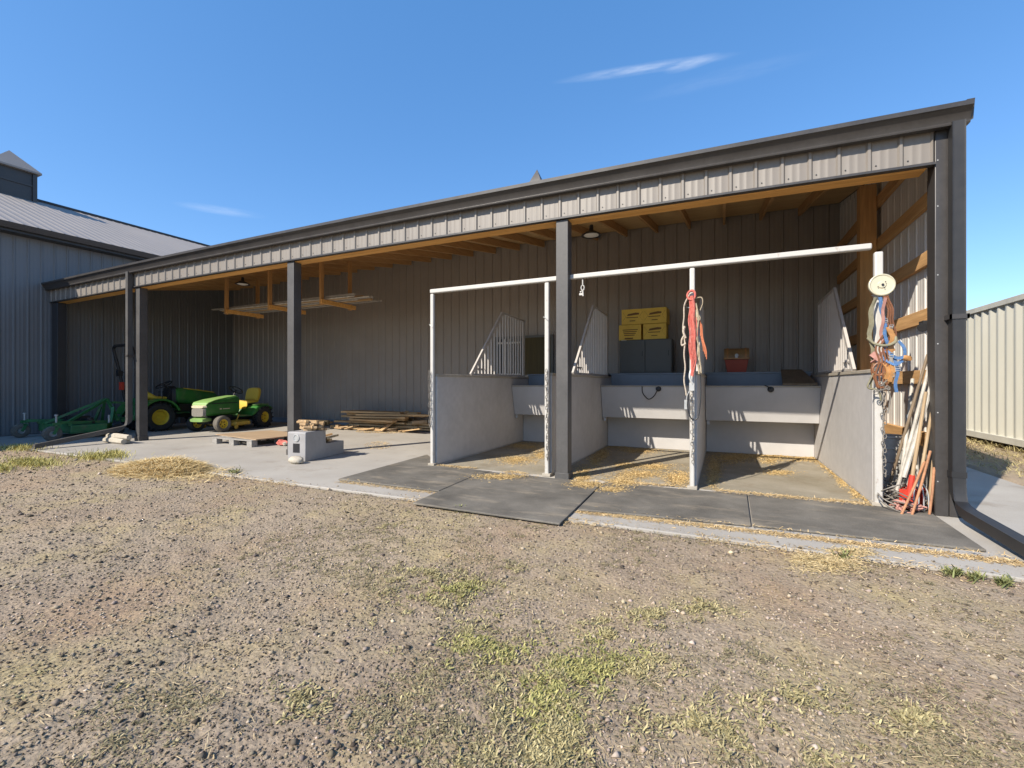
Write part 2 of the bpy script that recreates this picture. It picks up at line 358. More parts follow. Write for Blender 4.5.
# ------------------------------------------------------------------ the open fronted shed
XL, XR, YB = -14.38, 1.85, 4.42
roofz = lambda y: 3.47 + .188*(y+.1)
shed = thing('open_shed', 'long open fronted grey metal shed with charcoal posts and a lean-to roof', 'shed', (-6.2, 2, 0))
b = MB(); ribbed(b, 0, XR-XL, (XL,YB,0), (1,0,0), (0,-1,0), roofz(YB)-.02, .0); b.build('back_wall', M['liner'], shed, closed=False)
b = MB(); b.box(XL+.02, XR-.02, YB+.03, YB+.06, .0, roofz(YB)-.03); b.build('back_wall_sheathing', M['darktrim'], shed)
b = MB(); b.box(XL+.03, -3.9, YB-.05, YB-.022, .001, .14); b.build('skirt_board', M['blueboard'], shed)  # its blue colour carries the skylight on the foot of the wall
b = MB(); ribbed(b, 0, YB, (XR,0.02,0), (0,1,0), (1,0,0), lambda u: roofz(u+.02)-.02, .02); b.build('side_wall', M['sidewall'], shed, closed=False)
for z in (.60, 1.22, 1.82, 2.38, 2.95, 3.5):
    b = MB(); y1 = 4.38; y0 = max(.12, (z+.1-roofz(0))/.188+.4)
    b.box(XR-.05, XR-.006, y0, y1, z-.07, z+.07); b.build('girt', M['girt'], shed, bevel=.003)
b = MB(); b.box(1.62, 1.795, 2.1, 2.27, 0, roofz(2.1)-.16); b.build('column', M['column'], shed, bevel=.004)
# front: fascia, trims, beam
b = MB(); ribbed(b, 0, 1.678-XL, (XL,-.004,0), (1,0,0), (0,-1,0), 3.46, 3.085); fa = b.build('fascia', M['siding'], shed, closed=False)
b = MB(); b.lathe([(.007,0),(.006,.004),(0,.005)], (0,0,0), (0,-1,0), 6); sc0 = b.build('screw', M['darktrim'], fa, local=True); k = 0
while XL+.229*k+.08 < 1.6:
    o = sc0 if k == 0 else sc0.copy()
    if k: C.objects.link(o); o.parent = fa
    o.location = Vector((XL+.229*k+.075, -.006, 3.13)) - base(shed); k += 1
b = MB(); b.box(XL, 1.679, -.034, .028, 3.058, 3.083); b.build('drip_edge', M['trim'], shed, bevel=.003)
b = MB(); b.box(XL, 1.64, .032, .21, 3.052, 3.30); b.build('header_beam', M['beam'], shed, bevel=.004)
b = MB(); b.box(XL, XR, .002, .028, 3.085, 3.46); b.build('fascia_board', M['rafter'], shed)
# gutter, K style
gp = [(-.035,3.345),(-.098,3.345),(-.102,3.358),(-.096,3.368),(-.104,3.395),(-.128,3.435),(-.150,3.458),(-.166,3.464),(-.168,3.502),(-.158,3.502),(-.148,3.476),(-.10,3.40),(-.088,3.36),(-.04,3.36),(-.04,3.487),(-.035,3.487)]
b = MB(); b.prism([(XL-.1, y, z) for y, z in gp], (1.87-XL+.1, 0, 0)); b.build('gutter', M['trim'], shed)
b = MB(); b.prism([(1.87, y, z) for y, z in [gp[k] for k in (0,1,2,3,4,5,6,7,8,15)]], (.012,0,0)); b.build('gutter_end_cap', M['trim'], shed)
b = MB(); b.prism([(XL-.112, y, z) for y, z in [gp[k] for k in (0,1,2,3,4,5,6,7,8,15)]], (.012,0,0)); b.build('gutter_end_cap', M['trim'], shed)
# roof
b = MB(); ribbed_slope(b, XL+.02, XR+.02, [(-.11, roofz(-.11)+.018),(9, roofz(9)+.018),(18, roofz(0)+.018)]); b.build('roof', M['roofgrey'], shed, closed=False)
b = MB(); y = .03
while y < YB-.02:
    y1 = min(y+.137, YB); b.prism([(XL+.02, y, roofz(y)-.02),(XL+.02, y1, roofz(y1)-.02),(XL+.02, y1, roofz(y1)+.008),(XL+.02, y, roofz(y)+.008)], (XR-XL-.04,0,0)); y += .141
b.build('roof_deck', M['deckwood'], shed)
b = MB(); b.beam((XR+.03, -.10, roofz(-.10)-.015), (XR+.03, 9, roofz(9)-.015), .05, .16); b.build('rake_trim', M['trim'], shed)
x = XL + .35
while x < XR-.15:
    b = MB(); b.prism([(x,.215,roofz(.215)-.024),(x,YB-.04,roofz(YB-.04)-.024),(x,YB-.04,roofz(YB-.04)-.165),(x,.215,roofz(.215)-.165)], (.042,0,0)); b.build('rafter', M['rafter'], shed)
    x += .61
# ridge part of the roof beyond and its small cupola
b = MB(); b.box(XL+.02, XR, 17.6, 17.7, 0, roofz(.4)); ribbed(b, 0, 13, (XR, YB+.2, 0), (0,1,0), (1,0,0), lambda u: roofz(min(u+YB+.2, 18-(u+YB+.2))), 0); b.build('rear_wall', M['siding'], shed, closed=False)
def cupola(parent, cx, cy, zb, ze, zt, hw, m, mr):
    b = MB(); b.box(cx-hw, cx+hw, cy-hw, cy+hw, zb, ze)
    k = b.build('cupola', m, parent)
    b = MB(); o = hw+.13; b.add([(cx-o,cy-o,ze),(cx+o,cy-o,ze),(cx+o,cy+o,ze),(cx-o,cy+o,ze),(cx,cy,zt),(cx-o,cy-o,ze-.05),(cx+o,cy-o,ze-.05),(cx+o,cy+o,ze-.05),(cx-o,cy+o,ze-.05)],
        [(0,1,4),(1,2,4),(2,3,4),(3,0,4),(5,6,1,0),(6,7,2,1),(7,8,3,2),(8,5,0,3),(8,7,6,5)]); b.build('cupola_roof', mr, k)
    b = MB()
    for sx, sy in ((-1,-1),(1,-1),(1,1),(-1,1)): b.box(cx+sx*hw-.05, cx+sx*hw+.05, cy+sy*hw-.05, cy+sy*hw+.05, zb+.02, ze-.052)
    b.box(cx-hw-.03, cx+hw+.03, cy-hw-.03, cy+hw+.03, zb+(ze-zb)*.55, zb+(ze-zb)*.55+.06); b.build('cupola_trim', M['trim'], k)
cupola(shed, -5.64, 9, 4.8, 6.9, 8.26, .45, M['siding'], M['trim'])
# posts
def post(x, w=.15, d=.15):
    b = MB(); b.box(x-w/2, x+w/2, .0, d, 0, 3.055); p = b.build('post', M['post'], shed, bevel=.006)
    b = MB(); b.box(x-w/2-.012, x+w/2+.012, -.012, d+.012, 0.001, .09); b.build('post_base', M['post'], p, bevel=.004)
for x in (-10.76, -6.345, -1.74): post(x)
b = MB(); b.box(XL+.03, XL+.30, .0, .16, 0, 3.055); b.build('post', M['darktrim'], shed, bevel=.005)
b = MB(); b.box(1.68, 1.775, -.012, .15, 0, 3.36); b.box(1.778, 1.872, -.012, .15, 0, 3.36); b.box(1.69, 1.86, .152, .19, 0, 3.0); cp = b.build('corner_post', M['trim'], shed, bevel=.006)
for z in (.3,.9,1.5,2.1,2.7,3.1):
    b = MB(); b.lathe([(.006,0),(.005,.003),(0,.004)], (1.70,-.012,z), (0,-1,0), 8); b.build('screw', M['steel'], cp)
# downspouts
def spout_section(w, d, n=3):
    o = []
    for k in range(4*n*2):
        o.append(None)
    return o
def downspout(x, w, ztop, yend, m, raised=False, zend=.06):
    """corrugated rectangular pipe: down the post, elbow, then out along the ground towards -Y"""
    y0 = -.075; path = [(y0, ztop, 0), (y0, .32, 0), (y0-.012, .24, 15), (y0-.06, .155, 45), (y0-.14, .11, 72), (y0-.25, .095, 86), (yend, zend, 88)]
    if raised: path = [(y0, ztop, 0), (y0, .44, 0), (y0-.012, .37, 18), (y0-.06, .30, 48), (y0-.14, .265, 72), (y0-.22, .25, 79), (yend, .055, 81)]
    sec = []; N = 7
    for i in range(N): sec.append((-w/2 + w*i/(N-1), .042 if i % 2 == 0 else .039))
    for i in range(N): sec.append((w/2 - w*i/(N-1), -.042 if i % 2 == 0 else -.039))
    b = MB(); secs = []
    for yy, zz, ang in path:
        a = R(ang); secs.append([(x+u, yy - v*math.cos(a), zz - v*math.sin(a)) if True else None for u, v in sec])
    b.loft(secs, False); p = b.build('downspout', M[m], shed)
    for zz in (1.72,):
        b = MB(); b.box(x-w/2-.02, x+w/2+.02, y0-.048, y0-.042, zz-.02, zz+.02); b.box(x-w/2-.02, x-w/2-.004, y0-.048, -.013, zz-.02, zz+.02); b.box(x+w/2+.004, x+w/2+.02, y0-.048, -.013, zz-.02, zz+.02); b.build('strap', M['trim'], p)
    b = MB(); b.prism([(x-w/2-.006, y0-.044, .36),(x+w/2+.006, y0-.044, .36),(x+w/2+.006, y0+.044, .36),(x-w/2-.006, y0+.044, .36)], (0,0,.05)); b.v = [(vx, vy, vz+(.12 if raised else 0)) for vx, vy, vz in b.v]; b.build('coupling', M[m], p)
downspout(1.805, .088, 3.37, -1.75, 'downspout')
downspout(-10.90, .082, 3.37, -1.48, 'post', True)

# the long eave has a slight crown towards its middle
done = set()
def crown(o, off):
    off = off + o.location
    if o.type == 'MESH' and o.data.name not in done and not o.name.startswith('screw'):
        done.add(o.data.name); n = len(o.data.vertices); v = np.empty(n*3, np.float32); o.data.vertices.foreach_get('co', v); v = v.reshape(-1,3)
        X_, Z_ = v[:,0]+off.x, v[:,2]+off.z
        v[:,2] += .072*np.clip(1-((X_+6.1)/7.95)**2, 0, 1)*np.clip((Z_-2.3)/.7, 0, 1); o.data.vertices.foreach_set('co', v.ravel()); o.data.update()
    for c in o.children: crown(c, off)
    if o.name.startswith('screw') and o.parent == fa: o.location.z += .072*max(0, 1-((o.location.x+off.x-o.location.x+6.1)/7.95)**2)
# subdivide long members first so that they can follow it
for o in shed.children:
    if o.name.split('.')[0] in ('drip_edge','header_beam','fascia_board','gutter','roof_deck','back_wall_sheathing'):
        bm = bmesh.new(); bm.from_mesh(o.data)
        for k in range(1, 24):
            bmesh.ops.bisect_plane(bm, geom=bm.verts[:]+bm.edges[:]+bm.faces[:], plane_co=(XL+(XR-XL)*k/24+6.2,0,0), plane_no=(1,0,0))
        bm.to_mesh(o.data); bm.free()
crown(shed, Vector((0,0,0)))

# ------------------------------------------------------------------ left barn
BX, EX, EZ, RX, RZ = -14.42, -14.1, 4.69, -19.8, 6.97
barn = thing('grey_barn', 'tall grey metal barn with black gutter and roof cupola at the left', 'barn', (-19.8, 2, 0))
b = MB(); ribbed(b, 0, 29, (BX,-13,0), (0,1,0), (1,0,0), EZ-.1, 0); b.build('wall', M['barnwall'], barn, closed=False)
b = MB(); b.box(-25.2, BX-.06, -13, -12.97, 0, EZ-.15); b.box(-25.2, BX-.06, 15.97, 16, 0, EZ-.15); b.box(-25.2,-25.15,-13,16,0,EZ-.1); b.prism([(-25.2,-13,EZ-.14),(BX-.06,-13,EZ-.14),(RX,-13,RZ-.12)],(0,.03,0)); b.prism([(-25.2,15.97,EZ-.14),(BX-.06,15.97,EZ-.14),(RX,15.97,RZ-.12)],(0,.03,0)); b.build('gable_wall', M['barnwall'], barn)
b = MB(); ribbed_slope(b, -13.4, 16.4, [(EX, EZ),(RX, RZ),(2*RX-EX, EZ)], axis='y'); b.build('roof', M['roofgrey'], barn, closed=False)
b = MB(); b.prism([(BX, -13.3, EZ-.2),(EX-.02,-13.3,EZ-.2),(EX-.02,-13.3,EZ-.012),(BX,-13.3,EZ+.09)], (0,29.6,0)); b.build('eave_soffit', M['darktrim'], barn)
b = MB(); b.prism([(EX-.015,-13.4,EZ-.15),(EX+.07,-13.4,EZ-.15),(EX+.11,-13.4,EZ-.06),(EX+.12,-13.4,EZ-.025),(EX-.015,-13.4,EZ-.025)], (0,29.8,0)); b.build('gutter', M['trim'], barn, bevel=.004)
b = MB(); b.tube([(RX,-13.4,RZ+.02),(RX,16.4,RZ+.02)], .06, 8); b.build('ridge_cap', M['trim'], barn)
cupola(barn, RX, 6.16-DC, RZ-.3, 7.70, 8.30, .42, M['trim'], M['roofgrey'])

# ------------------------------------------------------------------ shipping container
cont = thing('shipping_container', 'cream corrugated steel shipping container on timber blocks beside the shed', 'container', (5.85, 9.5, 0))
cx0, cx1, cy0, cy1, cz0, cz1 = 4.60, 7.04, 3.6, 15.8, .08, 2.68
def corr(b, P, D, N, L, z0, z1):
    P, D, N = Vector(P), Vector(D), Vector(N); pr = []; u = 0
    while u < L:
        for du, dh in ((0,0),(.072,0),(.14,.036),(.212,.036)):
            if u+du < L: pr.append((u+du, dh))
        u += .28
    pr.append((L,0)); vs = []
    for uu, dh in pr: p = P+D*uu-N*dh; vs += [p+Vector((0,0,z0)), p+Vector((0,0,z1))]
    b.add(vs, [(2*i,2*i+2,2*i+3,2*i+1) for i in range(len(pr)-1)])
b = MB(); corr(b,(cx0+.02,cy0+.1,0),(0,1,0),(-1,0,0),cy1-cy0-.2,cz0+.12,cz1-.08); corr(b,(cx1-.02,cy0+.1,0),(0,1,0),(1,0,0),cy1-cy0-.2,cz0+.12,cz1-.08); b.build('side_panel', M['container'], cont, closed=False)
b = MB(); corr(b,(cx0+.1,cy1-.02,0),(1,0,0),(0,1,0),cx1-cx0-.2,cz0+.12,cz1-.08); b.build('end_panel', M['container'], cont, closed=False)
for x0 in (cx0+.1, (cx0+cx1)/2+.01):
    b = MB(); b.box(x0,x0+(cx1-cx0)/2-.11,cy0+.02,cy0+.06,cz0+.1,cz1-.1); b.build('door', M['container'], cont)
b = MB(); b.box(cx0+.06,cx1-.06,cy0+.06,cy1-.06,cz1-.05,cz1-.02); b.build('roof', M['container'], cont)
b = MB()
for z in (cz0, cz1-.1):
    for xx in (cx0, cx1-.06): b.box(xx, xx+.06, cy0+.12, cy1-.12, z, z+.10+(.02 if z == cz0 else 0))
    for yy in (cy0, cy1-.06): b.box(cx0+.12, cx1-.12, yy, yy+.06, z, z+.1)
b.build('rail', M['contdark'], cont, bevel=.005)
for xx in (cx0, cx1-.12):
    for yy in (cy0, cy1-.12): b = MB(); b.box(xx-.003, xx+.123, yy-.003, yy+.123, cz0-.003, cz1+.003); b.build('corner_post', M['contdark'], cont, bevel=.005)
for yy in (4.4, 7.9, 11.4, 15): 
    b = MB(); b.box(cx0+.03, cx1-.03, yy, yy+.15, -.10, cz0-.004); b.build('timber_block', M['lumber'], cont)

# ------------------------------------------------------------------ tie stalls
SX = [-3.67, -1.97, -.30, 1.315]; SY = .12
fr = thing('stall_frame', 'chipped white pipe frame with four uprights across the front of the stalls', 'frame', (-1.2, SY, 0))
b = MB(); b.box(SX[0]-.03, SX[3]-.05, SY-.03, SY+.03, 2.41, 2.468); b.build('top_rail', M['whitepipe'], fr, bevel=.012)
for x, w, top in zip(SX, (.052,.056,.052,.066), (2.403,2.403,2.403,2.38)):
    b = MB(); b.box(x-w/2, x+w/2, SY-w/2, SY+w/2, .01, top); p = b.build('upright', M['whitepipe'], fr, bevel=.012)
    b = MB(); b.box(x-w/2-.025, x+w/2+.025, SY-w/2-.02, SY+w/2+.02, .0125, .05); b.build('foot', M['captrim'], p, bevel=.005)
    b = MB(); b.tube([(x-.05,SY-.01,1.98),(x-.02,SY-.04,1.97),(x+.03,SY-.045,1.93)], .006, 6); b.build('hook', M['steel'], p)
def chain(p0, p1, name, label, r=.012, parent=None, sag=.0, wob=.02):
    p0, p1 = Vector(p0), Vector(p1); L = (p1-p0).length; n = int(L/.032); b = MB(); d = (p1-p0).normalized()
    for i in range(n):
        t = (i+.5)/n; c = p0.lerp(p1, t) + Vector((wob*math.sin(i*1.7)*.5, -abs(wob*math.cos(i*1.1))*.4, -sag*4*t*(1-t)))
        a = Vector((1,0,0)) if i % 2 == 0 else Vector((0,1,0)); a = (a - d*a.dot(d)).normalized()
        b.tube([c + d*.022*math.cos(k*PI/4) + a*r*math.sin(k*PI/4) for k in range(8)], .0042, 5, True)
    o = b.build(name, M['chain']); return tag(o, label, 'chain')
chain((SX[0]-.02,SY-.05,1.33),(SX[0]-.01,SY-.05,.55),'chain','tarnished chain hanging down the leftmost white upright')
chain((SX[1]+.01,SY-.05,1.33),(SX[1]+.025,SY-.05,.22),'chain','tarnished chain on the white upright beside the charcoal post')
chain((SX[2]+.0,SY-.055,1.10),(SX[2]+.01,SY-.055,.30),'chain','tarnished chain below the red ropes on the middle upright')
chain((SX[3]+.02,SY-.06,1.20),(SX[3]+.03,SY-.06,.30),'chain','tarnished chain on the rightmost white upright under the halters')
b = MB()
b.tube([(-1.52,SY,2.40),(-1.52,SY,2.33)], .008, 6); b.tube([(-1.52+.02*math.cos(k*PI/4),SY,2.30+.03*math.sin(k*PI/4)) for k in range(8)], .007, 6, True); b.tube([(-1.55,SY,2.25),(-1.52,SY,2.27),(-1.515,SY,2.20)], .010, 6); b.obox((-1.535,SY,2.225),(.05,.015,.025))
tag(b.build('snap_hook', M['whitepipe']), 'small white snap hook hanging from the top rail', 'hook')
plabels = ['grey plywood stall partition at the left end of the stalls', 'grey plywood stall partition behind the nearest charcoal post', 'grey plywood stall partition behind the red ropes', 'sunlit grey stall partition at the right end of the stalls']
for i, x in enumerate(SX):
    pt = thing('stall_partition', plabels[i], 'partition', (x, 1.8, 0), 0, 'partitions between the stalls')
    dx = .02 if i < 3 else -.01
    b = MB(); b.box(x+dx-.022, x+dx+.022, SY+.045, 3.48, .03, 1.255); b.build('panel', M['partition'], pt, bevel=.003)
    b = MB(); b.box(x+dx-.034, x+dx+.034, SY+.045, 3.5, 1.256, 1.29); b.build('cap_rail', M['captrim'], pt, bevel=.004)
    b = MB(); b.box(x+dx-.026, x+dx+.026, SY+.05, 3.48, .012, .028); b.build('floor_channel', M['steel'], pt)
    ya, yb, yc, zt, zc = (1.18, 2.32, 3.33, 2.45, 2.43) if i < 3 else (.98, 1.95, 3.0, 2.38, 2.36)
    pts = [(x,ya,1.295),(x,yb,zt),(x,yc,zc),(x,yc,1.295)]; b = MB()
    b.beam(pts[0], pts[1], .03, .06); b.beam(pts[1], pts[2], .03, .03); b.beam((x,yc,zc+.012), (x,yc,1.292), .03, .04, (0,1,0)); b.beam((x,ya+.06,1.31), (x,yc-.02,1.31), .028, .025); b.beam((x,ya+.075,1.40),(x,ya+.45,1.40),.02,.02)
    bp = b.build('bar_panel', M['bars'], pt)
    y = ya + .14
    while y < yc - .05:
        z1 = zt - .02 if y > yb else 1.295 + (zt-1.295)*(y-ya)/(yb-ya) - .03
        b = MB(); b.box(x-.010, x+.010, y-.012, y+.012, 1.322, z1); b.build('bar', M['bars'], bp); y += .115
mlab = ['grey wooden feed manger in the left stall', 'grey wooden feed manger below the yellow cartons', 'grey wooden feed manger with brown lid in the right stall']
for i in range(3):
    x0, x1 = SX[i]+.05, SX[i+1]-.035
    mg = thing('feed_manger', mlab[i], 'manger', ((x0+x1)/2, 3.1, 0), 0, 'mangers at the back of the stalls')
    b = MB(); b.prism([(x0,2.64,1.10),(x0,2.68,1.10),(x0,2.80,.57),(x0,2.76,.57)], (x1-x0,0,0)); b.build('front_panel', M['manger'], mg, bevel=.004)
    b = MB(); b.box(x0, x1, 2.625, 2.69, 1.102, 1.125); b.build('top_trim', M['captrim'], mg, bevel=.004)
    b = MB(); b.box(x0, x1, 2.805, 3.45, .57, .60); b.build('trough_floor', M['manger'], mg)
    b = MB(); b.box(x0, x1, 3.18, 3.21, .015, .565); b.build('kick_panel', M['manger'], mg)
    b = MB(); b.box(x0, x1, 3.455, 3.50, .602, 1.32); b.build('back_panel', M['blueboard'], mg)
    b = MB(); b.box(x0-.02, x1+.02, 3.44, YB-.03, 1.322, 1.352); b.build('shelf', M['blueboard'], mg, bevel=.004)
    b = MB(); b.box(x0+.25, x0+.34, 3.455, 3.47, .602, .62); b.box(x0+.02,x0+.06,2.76,2.80,.50,.565); b.build('bracket', M['steel'], mg)
# loops of cable and knobs on manger fronts
for i, (xa, lab) in enumerate(((-1.06,'black cable loop on the manger below the yellow cartons'), (.55,'black rubber knob on the right manger trim'))):
    b = MB(); b.lathe([(.0,0),(.04,.004),(.045,.02),(.03,.045),(0,.05)], (xa+.1,2.65,1.07), (0,-1,0), 12)
    if i == 0: b.tube(spline([(xa-.16,2.62,1.11),(xa-.15,2.615,1.0),(xa-.06,2.62,.90),(xa+.03,2.615,.95),(xa+.09,2.61,1.06)]), .008, 6)
    else: b.tube(spline([(xa+.02,2.61,1.13),(xa+.06,2.60,1.11),(xa+.1,2.60,1.08)]), .008, 6)
    tag(b.build('cable_loop', M['black']), lab, 'cable')
# lid resting on the right manger
b = MB(); b.prism([(.80,2.60,1.13),(1.24,2.60,1.13),(1.15,3.40,1.356),(.86,3.40,1.356)], (0,.02,.03)); tag(b.build('manger_lid', M['lid'], bevel=.004), 'dark brown board lying over the corner of the right manger', 'lid')
# pass-through opening in the back wall
ho = thing('pass_through_hatch', 'dark pass-through hatch in the back wall behind the left stall', 'hatch', (-4.15, YB, 1.36))
b = MB()
b.box(-4.86,-4.80,YB-.06,YB-.024,1.36,2.2); b.box(-3.47,-3.41,YB-.06,YB-.024,1.36,2.2); b.box(-4.86,-3.41,YB-.062,YB-.026,2.201,2.25); b.build('frame', M['locker'], ho)
b = MB(); b.box(-4.80,-4.14,YB-.04,YB-.024,1.36,2.2); b.build('dark_pane', M['glass'], ho)  # flat black sheet stands for the unlit depth of the opening
b = MB(); b.box(-4.138,-3.47,YB-.045,YB-.024,1.36,2.2); b.build('sliding_board', M['hatch'], ho)
b = MB()
for x in (-4.72,-4.60,-4.48,-4.36,-4.24): b.box(x-.012,x+.012,YB-.085,YB-.063,1.37,2.19)
b.box(-4.76,-4.20,YB-.087,YB-.0615,2.08,2.12); b.box(-4.76,-4.20,YB-.087,YB-.0615,1.362,1.39); b.build('grille', M['whitepipe'], ho)
# locker, cartons, chest
lk = thing('storage_locker', 'slate grey two door locker behind the middle stall', 'locker', (-1.32, 3.95, 1.352))
lx0, lx1, lz0, lz1 = -1.82, -.86, 1.354, 2.0
b = MB(); b.box(lx0, lx1, 3.76, 4.22, lz0, lz1); b.build('body', M['locker'], lk, bevel=.006)
for a0, a1 in ((lx0+.015, (lx0+lx1)/2-.006), ((lx0+lx1)/2+.006, lx1-.015)):
    b = MB(); b.box(a0, a1, 3.742, 3.758, lz0+.02, lz1-.015); d = b.build('door', M['locker'], lk, bevel=.004)
    b = MB(); b.box(a1-.05, a1-.035, 3.725, 3.741, (lz0+lz1)/2, (lz0+lz1)/2+.10); b.build('handle', M['darktrim'], d)
b = MB(); b.box(lx0+.03, lx0+.13, 3.739, 3.756, lz1-.012, lz1-.0); b.build('label_plate', M['pvc'], lk)
bl = ['yellow carton at the upper left of the stack on the locker', 'yellow carton at the upper right of the stack on the locker', 'yellow carton at the lower left with lines of print, on the locker', 'yellow carton at the lower right directly on the locker']
for i, (xx, zz) in enumerate(((-1.80, 2.304),(-1.375, 2.304),(-1.845, 2.003),(-1.39, 2.003))):
    w, h = .425, .295; bx = thing('carton', bl[i], 'carton', (xx+w/2, 4.0, zz), R((1.5,-2,-1,1)[i]), 'yellow cartons stacked on the locker')
    b = MB(); b.box(-w/2, w/2, -.2, .2, 0, h); b.build('box', M['box'], bx, bevel=.006, local=True)
    b = MB()
    if i == 2:
        for k in range(4): b.box(-.14+.01*k, .15-.02*k, -.203, -.2005, .19-.035*k, .205-.035*k)
        b.box(-.10,.06,-.203,-.2005,.02,.045)
    else:
        b.prism([(-.11,-.2008,.165),(.12,-.2008,.185),(.12,-.2008,.215),(.05,-.2008,.225),(-.09,-.2008,.20)],(0,-.002,0)); b.box(-.12,.10,-.203,-.2005,.125,.14)
        for sx in (-1,1): b.beam((sx*.13,-.2015,.15),(sx*.19,-.2015,.24),.002,.012,(0,1,0)); b.beam((sx*.13,-.2015,.15),(sx*.19,-.2015,.07),.002,.006,(0,1,0))
        b.box(-.06,.05,-.203,-.2005,.06,.075)
    b.build('print', M['boxink'], bx, local=True)
    b = MB(); b.box(-w/2-.001, w/2+.001, -.03, .03, h-.002, h+.0015); b.build('tape', M['tanrope'], bx, local=True)
ch = thing('treasure_chest', 'small red chest with domed brown lid on the shelf', 'chest', (.22, 3.9, 1.352))
b = MB(); b.add([(x, y, z) for z, k in ((.0,.78),(.23,1)) for x, y in ((-.19*k,-.13*k),(.19*k,-.13*k),(.19*k,.13*k),(-.19*k,.13*k))], [(3,2,1,0),(4,5,6,7),(0,1,5,4),(1,2,6,5),(2,3,7,6),(3,0,4,7)]); b.build('body', M['chestred'], ch, bevel=.006, local=True)
b = MB(); b.prism([(-.2, .145*math.cos(a)*1.0, .235+.20*math.sin(a)) for a in [PI*k/10 for k in range(11)]], (.4,0,0)); b.build('domed_lid', M['chestbrown'], ch, local=True)
b = MB()
for xx in (-.16,.13): b.prism([(xx, .153*math.cos(a), .235+.208*math.sin(a)) for a in [PI*k/10 for k in range(11)]], (.03,0,0))
b.box(-.205,.205,-.156,-.147,.236,.262); b.build('lid_bands', M['tanleather'], ch, local=True)
b = MB(); b.lathe([(.0,.0),(.03,.0),(.03,.012),(0,.014)], (0,-.157,.30),(0,-1,0),12); b.box(-.02,.02,-.165,-.158,.26,.285); b.build('clasp', M['steel'], ch, local=True)
# lumps of rope on right of shelf removed; ceiling lamps
for i, (x, y, z, lab) in enumerate(((-10.5,2.05,3.72,'saucer ceiling lamp over the green mowers'), (-1.93,2.05,3.72,'saucer ceiling lamp above the middle stall'))):
    la = thing('ceiling_lamp', lab, 'lamp', (x, y, z), 0, 'saucer lamps under the shed roof')
    b = MB(); b.lathe([(.03,.0),(.035,-.08),(.08,-.11),(.16,-.16),(.165,-.17),(.155,-.17),(.07,-.125),(0,-.11)], (x,y,z)); b.build('lamp_shade', M['darktrim'], la)
    b = MB(); b.lathe([(0,-.135),(.10,-.145),(.12,-.165),(.06,-.185),(0,-.19)], (x,y,z)); b.build('lens', M['lampwhite'], la)

# ------------------------------------------------------------------ tack on the stall uprights
def rope(name, mt, pts, r, label, cat='rope', extra=None, k=6, twist=True):
    b = MB()
    if pts: b.tube(spline(pts, k), r, 7)
    if extra: extra(b)
    return tag(b.build(name, M[mt]), label, cat)
px, py = SX[2], SY-.055
def e1(b):
    for k, dx in enumerate((-.026,-.012,.0,.012,.026,.018)):
        y = py-.012*k%2*.5-.012
        b.tube(spline([(px+dx,y,2.19),(px+dx*1.4,y-.015,1.95),(px+dx*1.2+.006*k,y-.01,1.7-.05*k),(px+dx,y,1.45-.04*k)]), .0095, 7)
    b.tube([(px+.055*math.cos(a),py-.02+.01*math.sin(a),2.20+.055*math.sin(a)) for a in [2*PI*i/16 for i in range(16)]], .016, 8, True)
    b.tube(spline([(px-.01,py-.03,1.5),(px+.0,py-.03,1.4),(px+.012,py-.03,1.32),(px+.0,py-.03,1.26)]), .018, 8)
    b.tube(spline([(px+.03,py-.02,2.15),(px+.07,py-.03,1.9),(px+.065,py-.03,1.70),(px+.03,py-.02,1.62)]), .0095, 7)
rope('red_lead_rope', 'redrope', None, 0, 'red braided lead rope looped thickly on the middle upright', extra=e1)
def e2(b):
    b.tube(spline([(px-.03,py-.03,2.22),(px-.10,py-.01,2.08),(px-.12,py,1.93),(px-.115,py-.01,1.80),(px-.10,py-.02,1.5),(px-.10,py-.02,1.2),(px-.085,py-.02,1.03)]), .011, 7)
    b.tube(spline([(px-.10,py-.02,1.74),(px-.15,py-.02,1.68),(px-.145,py-.02,1.62),(px-.09,py-.025,1.64)]), .012, 7)
    b.tube(spline([(px-.09,py-.03,1.84),(px-.11,py-.03,1.78),(px-.09,py-.03,1.7)]), .017, 7)
rope('white_lead_rope', 'whiterope', None, 0, 'soiled white lead rope with a snap, left of the red rope', extra=e2)
def e3(b):
    b.tube(spline([(px+.03,py-.02,2.12),(px+.10,py-.01,1.92),(px+.13,py-.01,1.72)]), .011, 6)
    for k in range(4): b.tube(spline([(px+.10+.008*k,py-.01,1.86),(px+.14+.012*k,py-.01,1.68-.02*k),(px+.15+.018*k,py-.01,1.54-.03*k)]), .007, 5)
rope('frayed_rope', 'orangerope', None, 0, 'short frayed orange cord hanging right of the red rope', extra=e3)
def e4(b):
    b.tube(spline([(px+.06,py-.02,2.1),(px+.085,py-.03,2.0),(px+.08,py-.03,1.8),(px+.085,py-.02,1.5),(px+.09,py-.02,1.28)]), .012, 7); b.tube(spline([(px+.04,py-.02,1.9),(px+.07,py-.04,1.7),(px+.115,py-.02,1.45),(px+.12,py-.02,1.29)]), .011, 7)
    b.obox((px+.07,py-.03,1.98),(.035,.02,.09)); b.tube([(px+.085+.024*math.cos(i*PI/5),py-.03,1.93+.03*math.sin(i*PI/5)) for i in range(10)], .008, 6, True)
    b.tube(spline([(px+.02,py-.0,2.16),(px+.12,py-.0,2.17),(px+.15,py,2.10),(px+.12,py,2.02)]), .007, 6)
rope('cream_rope', 'tanrope', None, 0, 'tan rope with metal snaps hanging at the right of the middle upright', extra=e4)
